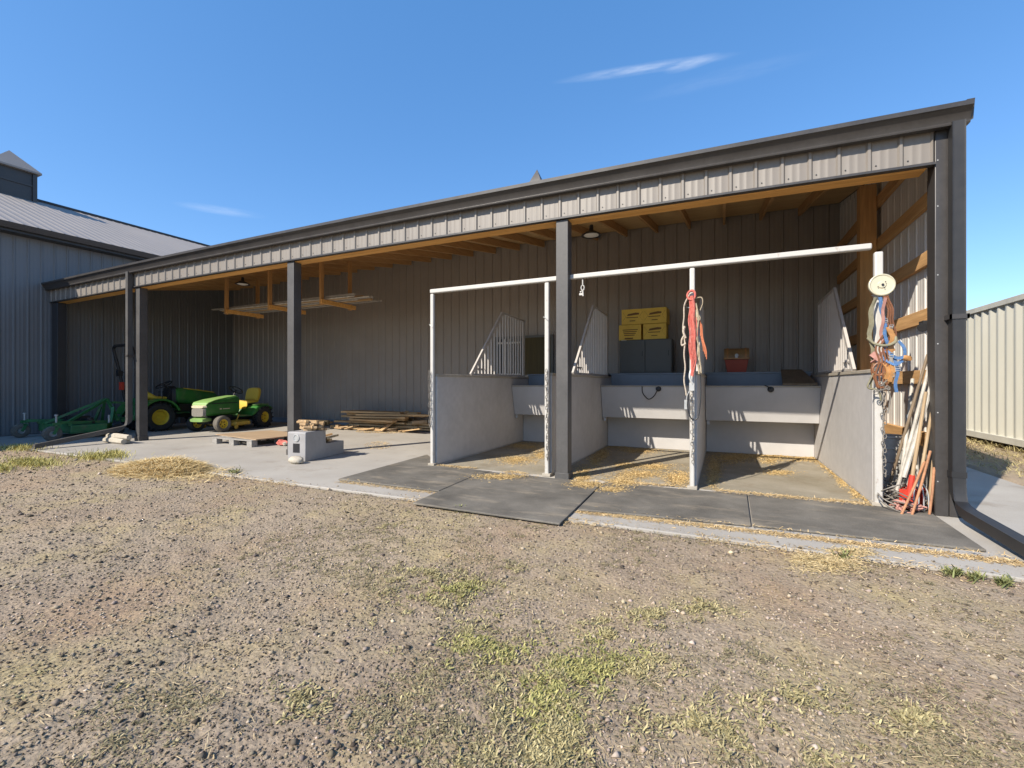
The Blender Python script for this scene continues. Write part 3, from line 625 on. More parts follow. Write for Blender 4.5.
rope('black_cable', 'black', [(px+.08,py+.03,1.25),(px+.085,py-.01,1.0),(px+.06,py-.04,.80),(px+.0,py-.05,.78),(px-.04,py-.05,.90),(px-.03,py-.04,1.05)], .007, 'thin black cable loop at the foot of the red ropes', 'cable')
b = MB(); b.tube(spline([(px-.01,py-.03,1.30),(px-.02,py-.04,1.22),(px+.01,py-.04,1.15)]), .012, 6); b.obox((px,py-.035,1.12),(.05,.02,.08)); b.tube([(px-.01,py-.035,1.10),(px-.045,py-.03,1.03),(px-.06,py-.02,.95)], .006, 6); b.obox((px-.06,py-.02,.93),(.03,.02,.10)); tag(b.build('rope_snap', M['steel']), 'steel snap clip at the lower end of the red rope', 'snap')
# right upright: disc and halters
qx, qy = SX[3]+.01, SY-.06
di = thing('plastic_disc', 'round cream plastic disc fixed on the right upright', 'disc', (qx, qy, 2.06))
b = MB(); b.lathe([(0,.0),(.092,.0),(.101,.006),(.101,.03),(.093,.034),(.084,.027),(.036,.025),(.028,.034),(0,.034)], (qx,qy+.015,2.06), (.05,-1,.06), 40); b.build('rim', M['cream'], di)
b = MB()
for a, r in ((0,0),(.9,.032),(3.6,.040),(5.1,.034)): b.lathe([(0,.0),(.0045 if r else .011,0),(.0045 if r else .011,.004),(0,.004)], (qx+r*math.cos(a)+.004, qy-.024, 2.06+r*math.sin(a)), (.05,-1,.06), 8)
b.build('holes', M['black'], di)
def strap(b, P, w=.024, t=.004, wide=(1,.3,0)): b.ribbon(spline(P, 5), w, t, wide)
def blue(b):
    strap(b, [(qx-.03,qy-.03,1.99),(qx-.0,qy-.05,1.80),(qx+.02,qy-.06,1.62),(qx+.03,qy-.06,1.50)], .034)
    strap(b, [(qx-.02,qy-.07,1.50),(qx+.05,qy-.09,1.44),(qx+.12,qy-.08,1.40),(qx+.20,qy-.05,1.42)], .028, .005, (0,.2,1))
    strap(b, [(qx-.04,qy-.07,1.44),(qx+.02,qy-.09,1.38),(qx+.09,qy-.09,1.34),(qx+.17,qy-.05,1.38)], .026, .005, (0,.2,1))
    strap(b, [(qx+.10,qy-.07,1.40),(qx+.105,qy-.08,1.25),(qx+.10,qy-.07,1.08)], .032); strap(b, [(qx+.12,qy-.07,1.56),(qx+.17,qy-.06,1.48),(qx+.19,qy-.05,1.40)], .03)
bh = rope('blue_halter', 'blue', None, 0, 'bright blue nylon halter in the tangle on the right upright', 'halter', blue)
def buckle(parent, c, w=.045, h=.035):
    c = Vector(c); b = MB(); b.tube([c+Vector((x,0,z)) for x, z in ((-w/2,-h/2),(w/2,-h/2),(w/2,h/2),(-w/2,h/2))], .004, 6, True); b.tube([c+Vector((-w/2,0,0)), c+Vector((w/2,0,0))], .0035, 5); b.build('buckle', M['steel'], parent)
buckle(bh, (qx+.103,qy-.085,1.30)); buckle(bh, (qx+.005,qy-.058,1.76)); buckle(bh, (qx+.06,qy-.098,1.425), .035, .045)
def brown(b):
    for k in range(3): strap(b, [(qx+.02+.012*k,qy-.03-.01*k,2.0),(qx+.04+.02*k,qy-.05,1.82),(qx+.05+.024*k,qy-.05,1.62-.04*k),(qx+.02,qy-.05,1.5)], .016, .005)
    b.tube([(qx-.04+.05*math.cos(a),qy-.08,1.30+.06*math.sin(a)) for a in [2*PI*i/14 for i in range(14)]], .011, 7, True)
    strap(b, [(qx-.08,qy-.05,1.42),(qx-.09,qy-.07,1.28),(qx-.06,qy-.07,1.14),(qx-.0,qy-.07,1.12)], .03, .006)
    for k in range(4): strap(b, [(qx-.02+.02*k,qy-.08,1.62-.05*k),(qx-.07+.03*k,qy-.09,1.48),(qx-.05+.025*k,qy-.09,1.34),(qx-.08+.03*k,qy-.085,1.20-.03*k),(qx-.05+.02*k,qy-.085,1.12)], .016, .006)
lb = rope('leather_bridle', 'leather', None, 0, 'dark brown leather bridle low in the tangle on the right upright', 'bridle', brown)
buckle(lb, (qx+.06,qy-.065,1.70), .03, .03); buckle(lb, (qx-.09,qy-.08,1.30), .035, .03)
def tan(b):
    strap(b, [(qx+.05,qy-.06,1.70),(qx+.075,qy-.07,1.60),(qx+.05,qy-.07,1.52),(qx+.08,qy-.07,1.46)], .055, .008); strap(b, [(qx+.0,qy-.08,1.36),(qx+.04,qy-.09,1.27),(qx+.03,qy-.09,1.20)], .06, .01); strap(b, [(qx+.05,qy-.085,1.34),(qx+.065,qy-.09,1.25),(qx+.05,qy-.09,1.18)], .04, .01)
    b.blob((qx+.20,qy-.05,1.40), .035, 8, 2, (1.3,.7,.8), .2)
rope('tan_halter', 'tanleather', None, 0, 'tan leather halter strap with round nosepiece beside the blue halter', 'halter', tan)
def oliv(b):
    for k in range(3): strap(b, [(qx-.06-.008*k,qy-.02-.01*k,1.99),(qx-.09-.012*k,qy-.04,1.80),(qx-.10-.01*k,qy-.05,1.60),(qx-.085,qy-.05,1.42-.03*k),(qx-.10,qy-.05,1.2-.05*k)], .02, .006)
    b.tube(spline([(qx-.13,qy-.06,1.60),(qx-.09,qy-.09,1.54),(qx-.0,qy-.10,1.52),(qx+.08,qy-.09,1.55),(qx+.11,qy-.06,1.60)]), .0135, 8); b.tube(spline([(qx-.08,qy-.07,1.35),(qx-.11,qy-.07,1.2),(qx-.13,qy-.07,1.12),(qx-.06,qy-.07,1.10),(qx-.03,qy-.07,1.0)]), .009, 6)
rope('rope_halter', 'olive', None, 0, 'drab olive rope halter draped around the right upright', 'halter', oliv)
def pink(b):
    strap(b, [(qx+.01,qy-.05,1.98),(qx+.0,qy-.065,1.85),(qx-.02,qy-.07,1.70),(qx-.01,qy-.07,1.55)], .028, .006); b.obox((qx-.07,qy-.075,1.42),(.09,.03,.05),Matrix.Rotation(R(40),3,'Y')); strap(b, [(qx-.10,qy-.06,1.36),(qx-.05,qy-.08,1.40),(qx-.0,qy-.08,1.48)], .03, .008)
rope('pink_halter', 'pinkstrap', None, 0, 'faded pink halter strap behind the bridle on the right upright', 'halter', pink)
def metal(b):
    for a, z, dx in ((.02,1.16,-.02),(.018,1.12,.03),(.022,1.08,-.08),(.02,1.24,.06)): b.tube([(qx+dx+a*math.cos(i*PI/6),qy-.09,z+a*math.sin(i*PI/6)) for i in range(12)], .005, 5, True)
    b.tube([(qx-.02,qy-.09,1.14),(qx+.06,qy-.09,1.24)],.006,5); b.tube([(qx+.04,qy-.09,1.12),(qx-.09,qy-.09,1.08)],.006,5)
    b.tube(spline([(qx-.05,qy-.08,1.10),(qx-.02,qy-.09,1.02),(qx-.04,qy-.09,.95)]), .006, 5); b.tube(spline([(qx+.03,qy-.08,1.1),(qx+.05,qy-.08,.95),(qx+.03,qy-.08,.88)]), .007, 5)
rope('bridle_bits', 'chain', None, 0, 'steel bits and rings dangling under the halter tangle', 'bits', metal)
for o in list(bpy.data.objects):   # tighten the hanging bundles
    nm = o.name.split('.')[0]
    if o.type == 'MESH' and o.parent is None:
        if nm in ('red_lead_rope','white_lead_rope','frayed_rope','cream_rope'):
            for v in o.data.vertices: v.co.x = px + (v.co.x-px)*.72; v.co.z = 1.0 + (v.co.z-1.0)*.915; v.co.x += .006*math.sin(v.co.z*23+len(nm))
        elif nm in ('blue_halter','leather_bridle','tan_halter','rope_halter','pink_halter','bridle_bits'):
            for v in o.data.vertices: v.co.x = qx + (v.co.x-qx)*.86 + .008*math.sin(v.co.z*27+len(nm)); v.co.z = 1.0 + (v.co.z-1.0)*.955
for o in list(bh.children)+list(lb.children):
    for v in o.data.vertices: v.co.x = qx + (v.co.x-qx)*.86 + .008*math.sin(v.co.z*27+11); v.co.z = 1.0 + (v.co.z-1.0)*.955
# flood lamp under girt
b = MB(); b.obox((1.72,.28,1.70),(.09,.10,.07)); b.tube([(1.76,.28,1.73),(1.795,.28,1.76)], .012, 6); b.lathe([(.03,0),(.04,.03),(.042,.05),(0,.05)],(1.69,.26,1.69),(-.5,-1,-.5),12); tag(b.build('flood_lamp', M['darktrim']), 'small black flood lamp on the right wall under a girt', 'lamp')

# ------------------------------------------------------------------ long tools in the right corner
def pole(name, m, p0, p1, r, label, cat, r2=None, grp=None):
    b = MB(); b.tube([p0, Vector(p0).lerp(Vector(p1),.5)+Vector((.004,0,.0)), p1], [r, r, r2 or r], 8); o = b.build(name, M[m]); return tag(o, label, cat, grp)
pole('wooden_pole', 'oldhandle', (1.44,.42,.01), (1.70,.20,1.42), .013, 'dark weathered pole leaning at the left of the tools', 'pole')
pole('fence_stake', 'pvc', (1.47,.18,.16), (1.71,.17,1.36), .015, 'white plastic fence stake nearest the dark pole', 'stake', .013)
pole('fence_stake', 'pvc', (1.50,.10,.30), (1.735,.12,1.30), .018, 'thick white plastic stake with pointed foot among the tools', 'stake', .016)
pole('fence_stake', 'pvc', (1.56,.30,.1), (1.70,.33,1.28), .012, 'thin cream stake between the thick white stake and the shovel', 'stake')
pole('metal_pole', 'steel', (1.58,.30,.02), (1.60,.36,.86), .016, 'short bright metal tube upright behind the tools', 'tube')
pole('fence_stake', 'pvc', (1.50,.2,.2), (1.665,.45,1.20), .015, 'thin white plastic stake furthest back among the tools', 'stake')
sh = thing('shovel', 'pale wooden handled shovel with red collar standing among the tools', 'shovel', (1.57,.08,.0))
b = MB(); b.tube([(1.545,.06,.30),(1.655,.10,1.08)], [.015,.012], 8); b.build('handle', M['handle'], sh)
b = MB(); b.tube([(1.525,.055,.14),(1.548,.06,.33)], [.028,.022], 8); b.build('collar', M['red'], sh)
b = MB(); b.prism([(1.45,.04,.20),(1.60,.05,.20),(1.60,.05,.03),(1.525,.05,.012),(1.45,.04,.03)], (0,.012,.0)); b.build('blade', M['red'], sh)
rk = thing('garden_fork', 'pale wooden handled fork leaning by the corner post', 'fork', (1.60,.05,0))
b = MB(); b.tube([(1.59,.04,.26),(1.715,.10,1.05)], [.014,.011], 8); b.build('handle', M['handle'], rk)
b = MB()
for k in range(4): b.tube(spline([(1.585,.04,.30),(1.55+.03*k,.02,.20),(1.54+.035*k,.0,.02)]), .006, 5)
b.build('tines', M['steel'], rk)
pole('broom_handle', 'handle', (1.66,.04,.08), (1.73,.07,1.0), .015, 'tan broom handle tight against the corner post', 'handle')
pole('orange_stick', 'redhandle', (1.40,-.17,.004), (1.63,.05,.46), .010, 'short orange handle lying lowest across the tools', 'handle')
pole('orange_stick', 'redhandle', (1.48,-.15,.004), (1.66,.02,.56), .010, 'longer orange handle with a red band in the tool pile', 'handle')
pole('orange_stick', 'redhandle', (1.62,-.08,.004), (1.68,.0,.42), .010, 'stub of orange handle beside the corner post', 'handle')
b = MB(); b.lathe([(.0,0),(.075,0),(.09,.17),(.095,.175),(.088,.175),(.075,.02),(0,.02)], (1.60,.21,.013)); tag(b.build('red_bucket', M['red']), 'small red bucket behind the tool handles', 'bucket')
def wire(b):
    rd = random.Random(5)
    for k in range(16):
        c = Vector((1.47+rd.uniform(-.06,.1), .12+rd.uniform(-.12,.2), .04+rd.uniform(0,.14))); ra = rd.uniform(.06,.13); tx = rd.uniform(-.6,.6); ty = rd.uniform(-.6,.6)
        b.tube([c+Vector((ra*math.cos(a), ra*math.sin(a), max(-c.z+.02, ra*(tx*math.cos(a)+ty*math.sin(a))))) for a in [2*PI*i/14 for i in range(14)]], .006, 5, True)
rope('wire_coil', 'chain', None, 0, 'tangled coil of grey wire at the foot of the tools', 'wire', wire)
def cord(b):
    rd = random.Random(9)
    for k in range(7):
        a0 = rd.uniform(0,6); b.tube(spline([(1.50+rd.uniform(-.1,.1), .02+rd.uniform(-.1,.1), .02+rd.uniform(0,.08)) for i in range(6)], 5), .009, 5)
rope('baling_twine', 'pinkstrap', None, 0, 'heap of faded pink baling twine on the floor by the tools', 'twine', cord)
b = MB(); b.lathe([(.0,.0),(.13,.0),(.135,.02),(.135,.60),(.145,.61),(.145,.63),(.13,.63),(.12,.05),(0,.05)], (1.53,.66,.001), (0,0,1), 24)
for k in range(4): b.lathe([(.135,.1+.13*k),(.142,.11+.13*k),(.135,.12+.13*k)], (1.53,.66,.001))
M['galv'] = mat('dull galvanised sheet', (.50,.49,.46), .55, 0, .15, 6)
tag(b.build('metal_bin', M['galv']), 'ribbed galvanised bin against the right wall behind the tools', 'bin')

# ------------------------------------------------------------------ rubber mats
mats = [([(-4.16,-1.12),(-2.73,-1.12),(-2.78,-.36),(-2.70,.05),(-3.55,.14),(-4.30,.88)], 'dusty black rubber mat at the left before the left stall'),
        ([(-2.68,-1.64),(-1.20,-1.66),(-1.245,-.02),(-2.74,.03),(-2.77,-.34)], 'dusty black rubber mat reaching out onto the gravel'),
        ([(-1.19,-1.19),(.205,-1.05),(.225,.07),(-1.235,.02)], 'dusty black rubber mat before the middle stall'),
        ([(.218,-1.045),(1.63,-1.0),(1.66,-.02),(1.64,.07),(.238,.07)], 'dusty black rubber mat before the right stall')]
for k, (P, lab) in enumerate(mats):
    b = MB(); b.prism([(x, y, .003+.0*k) for x, y in P], (0,0,.019)); tag(b.build('rubber_mat', M['rubber'], bevel=.006), lab, 'mat', 'rubber mats in front of the stalls')

# ------------------------------------------------------------------ lumber rack hung from the rafters
rk = thing('lumber_rack', 'hanging wooden lumber rack of uprights and arms under the shed roof', 'rack', (-9, 2.4, 2.8))
for x in (-11.0, -9.45, -7.82):
    for y in (2.0, 2.82):
        b = MB(); b.box(x-.045, x-.003, y-.045, y+.045, 2.86, roofz(y)-.03); b.build('upright', M['column'], rk, bevel=.003)
    b = MB(); b.box(x-.001, x+.04, 1.95, 2.95, 2.88, 2.97); b.build('arm', M['beam'], rk, bevel=.003)
for k in range(13):
    y = 2.08 + .055*k + random.uniform(-.01,.01); L = random.uniform(4.2, 5.3); xc = -9.3 + random.uniform(-.3,.3); z = 2.99 + (.045 if k % 3 == 1 else 0)
    b = MB()
    if k % 3 == 0: b.tube([(xc-L/2,y,z),(xc+L/2,y+.03,z+.01)], .017, 8); m = 'pvc'
    else: b.beam((xc-L/2,y,z),(xc+L/2,y+random.uniform(-.05,.05),z), .05, .03); m = 'palletwood' if k % 2 else 'lumber'
    tag(b.build('stored_pole' if m == 'pvc' else 'stored_board', M[m]), 'pale pole lying on the hanging lumber rack' if m == 'pvc' else 'thin greyed board lying on the hanging lumber rack', 'pole' if m == 'pvc' else 'board', 'pale poles on the hanging rack' if m == 'pvc' else 'boards on the hanging rack')

# ------------------------------------------------------------------ lumber stack at the back wall
rd = random.Random(4)
for layer in range(7):
    for j in range(3):
        z = .05 + .064*layer; y = 3.70 + .2*j + rd.uniform(-.05,.05); x0 = -9.0 + rd.uniform(-.35,.35) + .05*layer; L = rd.uniform(1.5, 2.2)
        b = MB(); b.beam((x0,y,z),(x0+L,y+rd.uniform(-.2,.2),z+rd.uniform(-.02,.035)), .15, .045); tag(b.build('stacked_board', M['lumber'], bevel=.004), 'rough brown board in the stack against the back wall', 'board', 'boards stacked at the back wall')
for layer in range(3):
    for j in range(2):
        x0 = -7.3+rd.uniform(-.1,.1); b = MB(); b.beam((x0,3.9+.2*j,.05+.06*layer),(x0+1.15,3.95+.2*j,.05+.06*layer), .14, .04); tag(b.build('short_board', M['lumber'], bevel=.004), 'short dark board in the low pile right of the board stack', 'board', 'short boards beside the stack')
b = MB(); b.beam((-7.45,3.42,.03),(-7.15,4.05,.47), .16, .03, (0,0,1)); tag(b.build('leaning_board', M['lumber'], bevel=.004), 'wide board leaning on the right front of the board stack', 'board')
b = MB(); b.beam((-9.0,3.56,.03),(-7.65,3.58,.05), .10, .045); tag(b.build('pine_board', M['pine'], bevel=.003), 'clean pale pine board on the floor before the board stack', 'board')
b = MB(); b.tube([(-6.75,3.7,.22),(-6.45,3.9,.24)], .05, 10); tag(b.build('short_log', M['lumber2']), 'short pale log end on the low board pile', 'log')
b = MB(); b.obox((-8.9,3.5,.06),(.10,.10,.11)); b.blob((-8.95,3.52,.05), .06, 3, 1); tag(b.build('wood_offcut', M['lumber2']), 'small wood offcut at the left foot of the board stack', 'offcut')
for k in range(7):
    b = MB(); b.beam((-11.0+.05*k,3.85+.08*(k%3),.05+.05*(k//3)),(-9.9+.04*k,3.9+.08*(k%3),.05+.05*(k//3)), .08, .045); tag(b.build('scrap_board', M['lumber']), 'dark scrap board lying behind the riding mower', 'board', 'scrap boards behind the riding mower')

for k in range(12):
    x, y, a = -8.3+rd.uniform(-.9,1.6), 3.45+rd.uniform(-.12,.12), rd.uniform(-.5,.5); L = rd.uniform(.25,.7)
    b = MB(); b.beam((x,y,.03),(x+L*math.cos(a),y+L*math.sin(a)*.6,.03+rd.uniform(0,.10)), rd.uniform(.04,.09), .025); tag(b.build('wood_scrap', M['lumber2'] if k % 2 else M['lumber']), 'loose wood scrap on the floor along the front of the board stack', 'wood scrap', 'wood scraps before the board stack')
# ------------------------------------------------------------------ mounting block with kindling
A = Vector((-6.07,-.20,0)); ang = math.atan2(.93,-.30) - PI/2
mbk = thing('mounting_block', 'grey moulded two step mounting block with square hole by a post', 'mounting block', (-5.585,-.36,0), R(8)); mbk.scale = (.88,.88,.93)
b = MB(); W = .37
prof = [(0,0),(1.0,0),(1.0,.22),(.985,.235),(.53,.235),(.505,.25),(.50,.455),(.485,.47),(.015,.47),(0,.455)]
b.prism([(-W, y, z) for y, z in prof], (W,0,0)); b.build('body', M['block'], mbk, bevel=.012, local=True)
b = MB(); b.box(-.255,-.12,-.004,.006,.14,.285); b.build('square_hole', M['black'], mbk, local=True)
b = MB(); b.lathe([(.055,0),(.06,.004),(.06,.012),(.05,.014),(.045,.006),(0,.006)], (-.185,.001,.375), (0,-1,0), 24); b.build('round_emblem', M['steel'], mbk, local=True)
rd = random.Random(12)
Mw = Matrix.Translation(mbk.location) @ Matrix.Rotation(R(8), 4, 'Z') @ Matrix.Diagonal((.88,.88,.93,1))
for k in range(34):
    lay = k // 9; wsp = .17 - .03*lay
    c = Mw @ Vector((-.185+rd.uniform(-wsp,wsp), .25+rd.uniform(-wsp,wsp)+.05, .49+.042*lay)); L = rd.uniform(.14,.30); a = rd.uniform(-.9,.9); d = Vector((math.cos(a), math.sin(a), rd.uniform(-.12,.12)))*L/2
    b = MB(); b.beam(c-d, c+d, rd.uniform(.03,.06), rd.uniform(.025,.045)); tag(b.build('kindling_piece', M['lumber2'] if k % 3 else M['lumber'], bevel=.004), 'split kindling piece heaped on the mounting block', 'kindling', 'kindling on the mounting block')
for k in range(6):
    c = Mw @ Vector((-.17+rd.uniform(-.12,.16), .70+rd.uniform(-.1,.12), .26+.03*(k//2))); a = rd.uniform(-1.2,1.2); d = Vector((math.cos(a)*.13, math.sin(a)*.13, .03))
    b = MB(); b.beam(c-d, c+d, .045, .03); tag(b.build('kindling_piece', M['lumber']), 'dark kindling piece on the lower step of the mounting block', 'kindling', 'kindling on the lower step')
sx, sy = pz(296,464); b = MB(); b.blob((sx,sy,.05), .105, 2, 2, (1.25,.8,.55), .08); tag(b.build('white_stone', M['stone']), 'rounded cream stone at the foot of the mounting block', 'stone')
for k, (x, y, dx, lab) in enumerate(((-10.62,-.42,.0,'split pale log nearest the gravel beside the left post'),(-10.66,-.30,.04,'middle split pale log beside the left post'),(-10.60,-.36,-.02,'topmost split pale log beside the left post'))):
    b = MB(); z = .055 if k < 2 else .13; b.tube([(x-.38,y+dx,z),(x-.1,y,z+.005),(x+.28,y-dx,z-.005)], [.05,.058,.05], 7); tag(b.build('pale_log', M['stone']), lab, 'log', 'pale logs at the left post')

# ------------------------------------------------------------------ pallet with plywood
pl = thing('pallet', 'grey wooden pallet on the slab beside the riding mower', 'pallet', (-8.33,.95,0), R(-2))
for k in range(7): b = MB(); b.box(-.6,.6,-.6+.18*k,-.6+.18*k+.11,.105,.125); b.build('deck_board', M['palletwood'], pl, bevel=.002, local=True)
for xx in (-.6,-.07,.46):
    for yy in (-.6,-.06,.48): b = MB(); b.box(xx,xx+.14,yy,yy+.11,.018,.103); b.build('spacer', M['palletwood'], pl, local=True)
    b = MB(); b.box(xx,xx+.14,-.6,.6,.001,.017); b.build('runner', M['palletwood'], pl, local=True)
b = MB(); b.prism([(-9.25,.62,.128),(-7.70,.38,.128),(-7.55,1.42,.135),(-8.95,1.62,.128)], (0,0,.015)); tag(b.build('plywood_sheet', M['plywood']), 'weathered plywood sheet lying on the grey pallet', 'plywood')
cx, cy = pz(283,446); b = MB(); b.blob((cx,cy,.05), .09, 5, 2, (1.3,.9,.6), .35); b.blob((cx-.12,cy+.05,.04), .06, 6, 2, (1.3,.9,.6), .35); tag(b.build('red_rag', M['redrope']), 'crumpled red rag on the slab beside the pallet', 'rag')
b = MB(); b.blob((cx+.09,cy-.02,.04), .05, 9, 2, (1,1,.8), .2); tag(b.build('pale_rock', M['stone']), 'small pale rock beside the red rag', 'stone')

# ------------------------------------------------------------------ wheels
def wheel(parent, c, r, w, rimr, mt, mr, lugs=0, turn=0):
    """axis along local Y"""
    d = (math.sin(-turn), math.cos(turn), 0)
    b = MB(); ro = rimr
    b.lathe([(0,-w*.12),(ro*.25,-w*.12),(ro*.3,-w*.05),(ro*.75,-w*.02),(ro*.85,-w*.32),(ro,-w*.36),(ro*1.02,-w*.34),(ro*1.02,w*.34),(ro,w*.36),(ro*.85,w*.32),(ro*.75,w*.12),(ro*.34,w*.10),(ro*.30,w*.2),(0,w*.2)], c, d, 24)
    k = b.build('wheel', M[mr], parent, local=True)
    b = MB(); b.lathe([(ro*.99,-w*.36),(ro*1.1,-w*.46),(r*.86,-w*.5),(r*.97,-w*.40),(r,-w*.2),(r,w*.2),(r*.97,w*.40),(r*.86,w*.5),(ro*1.1,w*.46),(ro*.99,w*.36)], c, d, 32, True)
    if lugs:
        q = Vector((0,0,1)).rotation_difference(Vector(d).normalized()); cc = Vector(c)
        for i in range(lugs):
            for s in (-1,1):
                a = 2*PI*(i+.25*s+.25)/lugs; a2 = a+.16
                p = [cc + q @ Vector((r*1.0*math.cos(t), r*1.0*math.sin(t), s*z)) for t, z in ((a,.0),(a2,w*.46))]
                b.beam(p[0], p[1], .03, .05, (p[0]-cc).normalized())
    b.build('tyre', M[mt], k, local=True)
    b = MB()
    for i in range(5):
        a = 2*PI*i/5; q = Vector((0,0,1)).rotation_difference(Vector(d).normalized()); b.lathe([(.014,0),(.012,.012),(0,.013)], Vector(c)+q@Vector((ro*.5*math.cos(a),ro*.5*math.sin(a),w*.12)), d, 6)
    b.build('bolts', M['black'], k, local=True)
    return k

# ------------------------------------------------------------------ riding mower
mw = thing('riding_mower', 'green riding mower with yellow seat and yellow wheels on the slab', 'riding mower', (-11.40,2.36,0), math.atan2(-1.38,.30)); mw.scale = (.93,.95,.96)
wheel(mw, (.70,.40,.205), .205, .17, .115, 'dustytyre', 'yellow', turn=-.15); wheel(mw, (.70,-.40,.205), .205, .17, .115, 'tyre', 'yellow', turn=-.15)
wheel(mw, (-.67,.40,.285), .285, .25, .15, 'tyre', 'yellow', 16); wheel(mw, (-.67,-.40,.285), .285, .25, .15, 'tyre', 'yellow', 16)
b = MB(); b.loft([rsec(.99,-.20,.20,.42,.66,4),rsec(.94,-.225,.225,.40,.735,4),rsec(.70,-.245,.245,.40,.80,5),rsec(.30,-.25,.25,.40,.855,5),rsec(.0,-.25,.25,.40,.885,5),rsec(-.04,-.23,.23,.42,.875,5)]); b.build('hood', M['green'], mw, local=True, angle=60)
b = MB(); b.loft([rsec(.985,-.215,.215,.665,.705,4),rsec(.93,-.235,.235,.715,.755,4),rsec(.70,-.21,.21,.782,.812,4),rsec(.30,-.18,.18,.84,.867,4),rsec(.02,-.17,.17,.871,.897,4)]); b.build('hood_stripe', M['faded'], mw, local=True, angle=60)
b = MB(); b.loft([rsec(1.04,-.17,.17,.40,.60,5),rsec(.99,-.21,.21,.385,.61,5)]); b.build('grille', M['grille'], mw, local=True)
b = MB(); b.loft([rsec(1.045,-.17,.17,.605,.665,4),rsec(.985,-.228,.228,.605,.675,4)]); b.build('headlight_bar', M['headlamp'], mw, local=True)
b = MB(); b.loft([rsec(1.07,-.19,.19,.27,.35,4),rsec(.98,-.22,.22,.26,.37,4),rsec(.80,-.18,.18,.27,.36,4)]); b.build('bumper', M['faded'], mw, local=True)
for s in (-1,1):
    b = MB(); b.box(.05,.85,s*.251-.004,s*.251+.004,.70,.725); b.build('side_vent', M['black'], mw, local=True)
    b = MB(); b.box(.30,.52,s*.252-.002,s*.252+.002,.56,.58); b.box(.56,.62,s*.252-.002,s*.252+.002,.555,.585); b.build('hood_decal', M['headlamp'], mw, local=True)
b = MB(); b.box(-.85,.85,-.16,.16,.22,.34); b.tube([(.70,-.34,.21),(.70,.34,.21)], .03, 8); b.tube([(-.67,-.34,.285),(-.67,.34,.285)], .035, 8); b.box(.2,.6,-.22,.22,.3,.4); b.build('chassis', M['black'], mw, local=True)
b = MB(); b.loft([rsec(.02,-.40,.40,.33,.37,4),rsec(-.28,-.42,.42,.33,.37,4)]); b.build('footrest', M['darkgreen'], mw, local=True)
fs = []
for x, z1, z0, w in ((-.20,.40,.34,.44),(-.28,.52,.36,.46),(-.36,.60,.42,.47),(-.48,.63,.56,.48),(-.70,.63,.58,.48),(-.86,.585,.54,.47),(-.95,.52,.48,.45)): fs.append(rsec(x,-w,w,z0,z1,6))
b = MB(); b.loft(fs); b.build('rear_fender', M['green'], mw, local=True, angle=50)
for s in (-1,1):
    b = MB(); b.loft([rsec(-.38,s*.36-.09,s*.36+.09,.62,.645,4),rsec(-.56,s*.36-.10,s*.36+.10,.636,.66,4),rsec(-.82,s*.36-.08,s*.36+.08,.615,.64,4)]); b.build('fender_cap', M['faded'], mw, local=True)
b = MB(); b.loft([rsec(-.20,-.17,.17,.52,.60,3),rsec(-.24,-.21,.21,.66,.76,3),rsec(-.45,-.22,.22,.66,.745,3),rsec(-.60,-.22,.22,.67,.78,3)])
b.loft([[(y*.0+ -.52-.02*0, y, z) if False else (x0, y, z) for (x0, y, z) in rsec(0,-.22,.22,.70,1.10,4)] if False else [(-.55-.0*z-(z-.7)*.25, y, z) for (_, y, z) in rsec(0,-.21,.21,.70,1.09,3.5)], [(-.63-(z-.7)*.25, y, z) for (_, y, z) in rsec(0,-.22,.22,.69,1.10,3.5)], [(-.67-(z-.7)*.25, y, z) for (_, y, z) in rsec(0,-.18,.18,.73,1.06,3.5)]])
b.build('seat', M['seat'], mw, local=True, angle=60)
b = MB(); b.box(-.55,-.25,-.15,.15,.60,.665); b.build('seat_base', M['black'], mw, local=True)
b = MB(); b.loft([rsec(.0,-.20,.20,.40,.86,4),rsec(-.08,-.17,.17,.40,.84,4)]); b.tube([(-.04,0,.80),(-.16,0,1.02)], .022, 8); b.build('dashboard', M['black'], mw, local=True)
b = MB(); cc = Vector((-.17,0,1.04)); nn = Vector((-.55,0,.84)).normalized(); u = Vector((0,1,0)); v = nn.cross(u)
b.tube([cc+(u*math.cos(a)+v*math.sin(a))*.17 for a in [2*PI*i/24 for i in range(24)]], .016, 8, True)
for a in (.5,2.6,4.7): b.tube([cc-nn*.02, cc+(u*math.cos(a)+v*math.sin(a))*.17], .012, 6)
b.build('steering_wheel', M['black'], mw, local=True)
b = MB(); b.loft([rsec(.42,-.30,.36,.13,.20,5),rsec(.34,-.46,.50,.11,.25,5),rsec(-.10,-.48,.52,.11,.26,5),rsec(-.24,-.36,.40,.13,.21,5)]); b.build('mower_deck', M['deckyel'], mw, local=True)
for s in (-1,1): b = MB(); b.tube([(.2,s*.36,.25),(.1,s*.34,.40)], .015, 6); b.lathe([(.05,-.02),(.055,0),(.05,.02)],(.36,s*.50,.10),(0,1,0),12); b.build('deck_hanger', M['deckyel'], mw, local=True)

for o in mw.children:
    n_ = o.name.split('.')[0]
    if n_ in ('seat','seat_base'): o.location.x -= .14
    elif n_ in ('rear_fender','fender_cap'): o.location.x -= .07
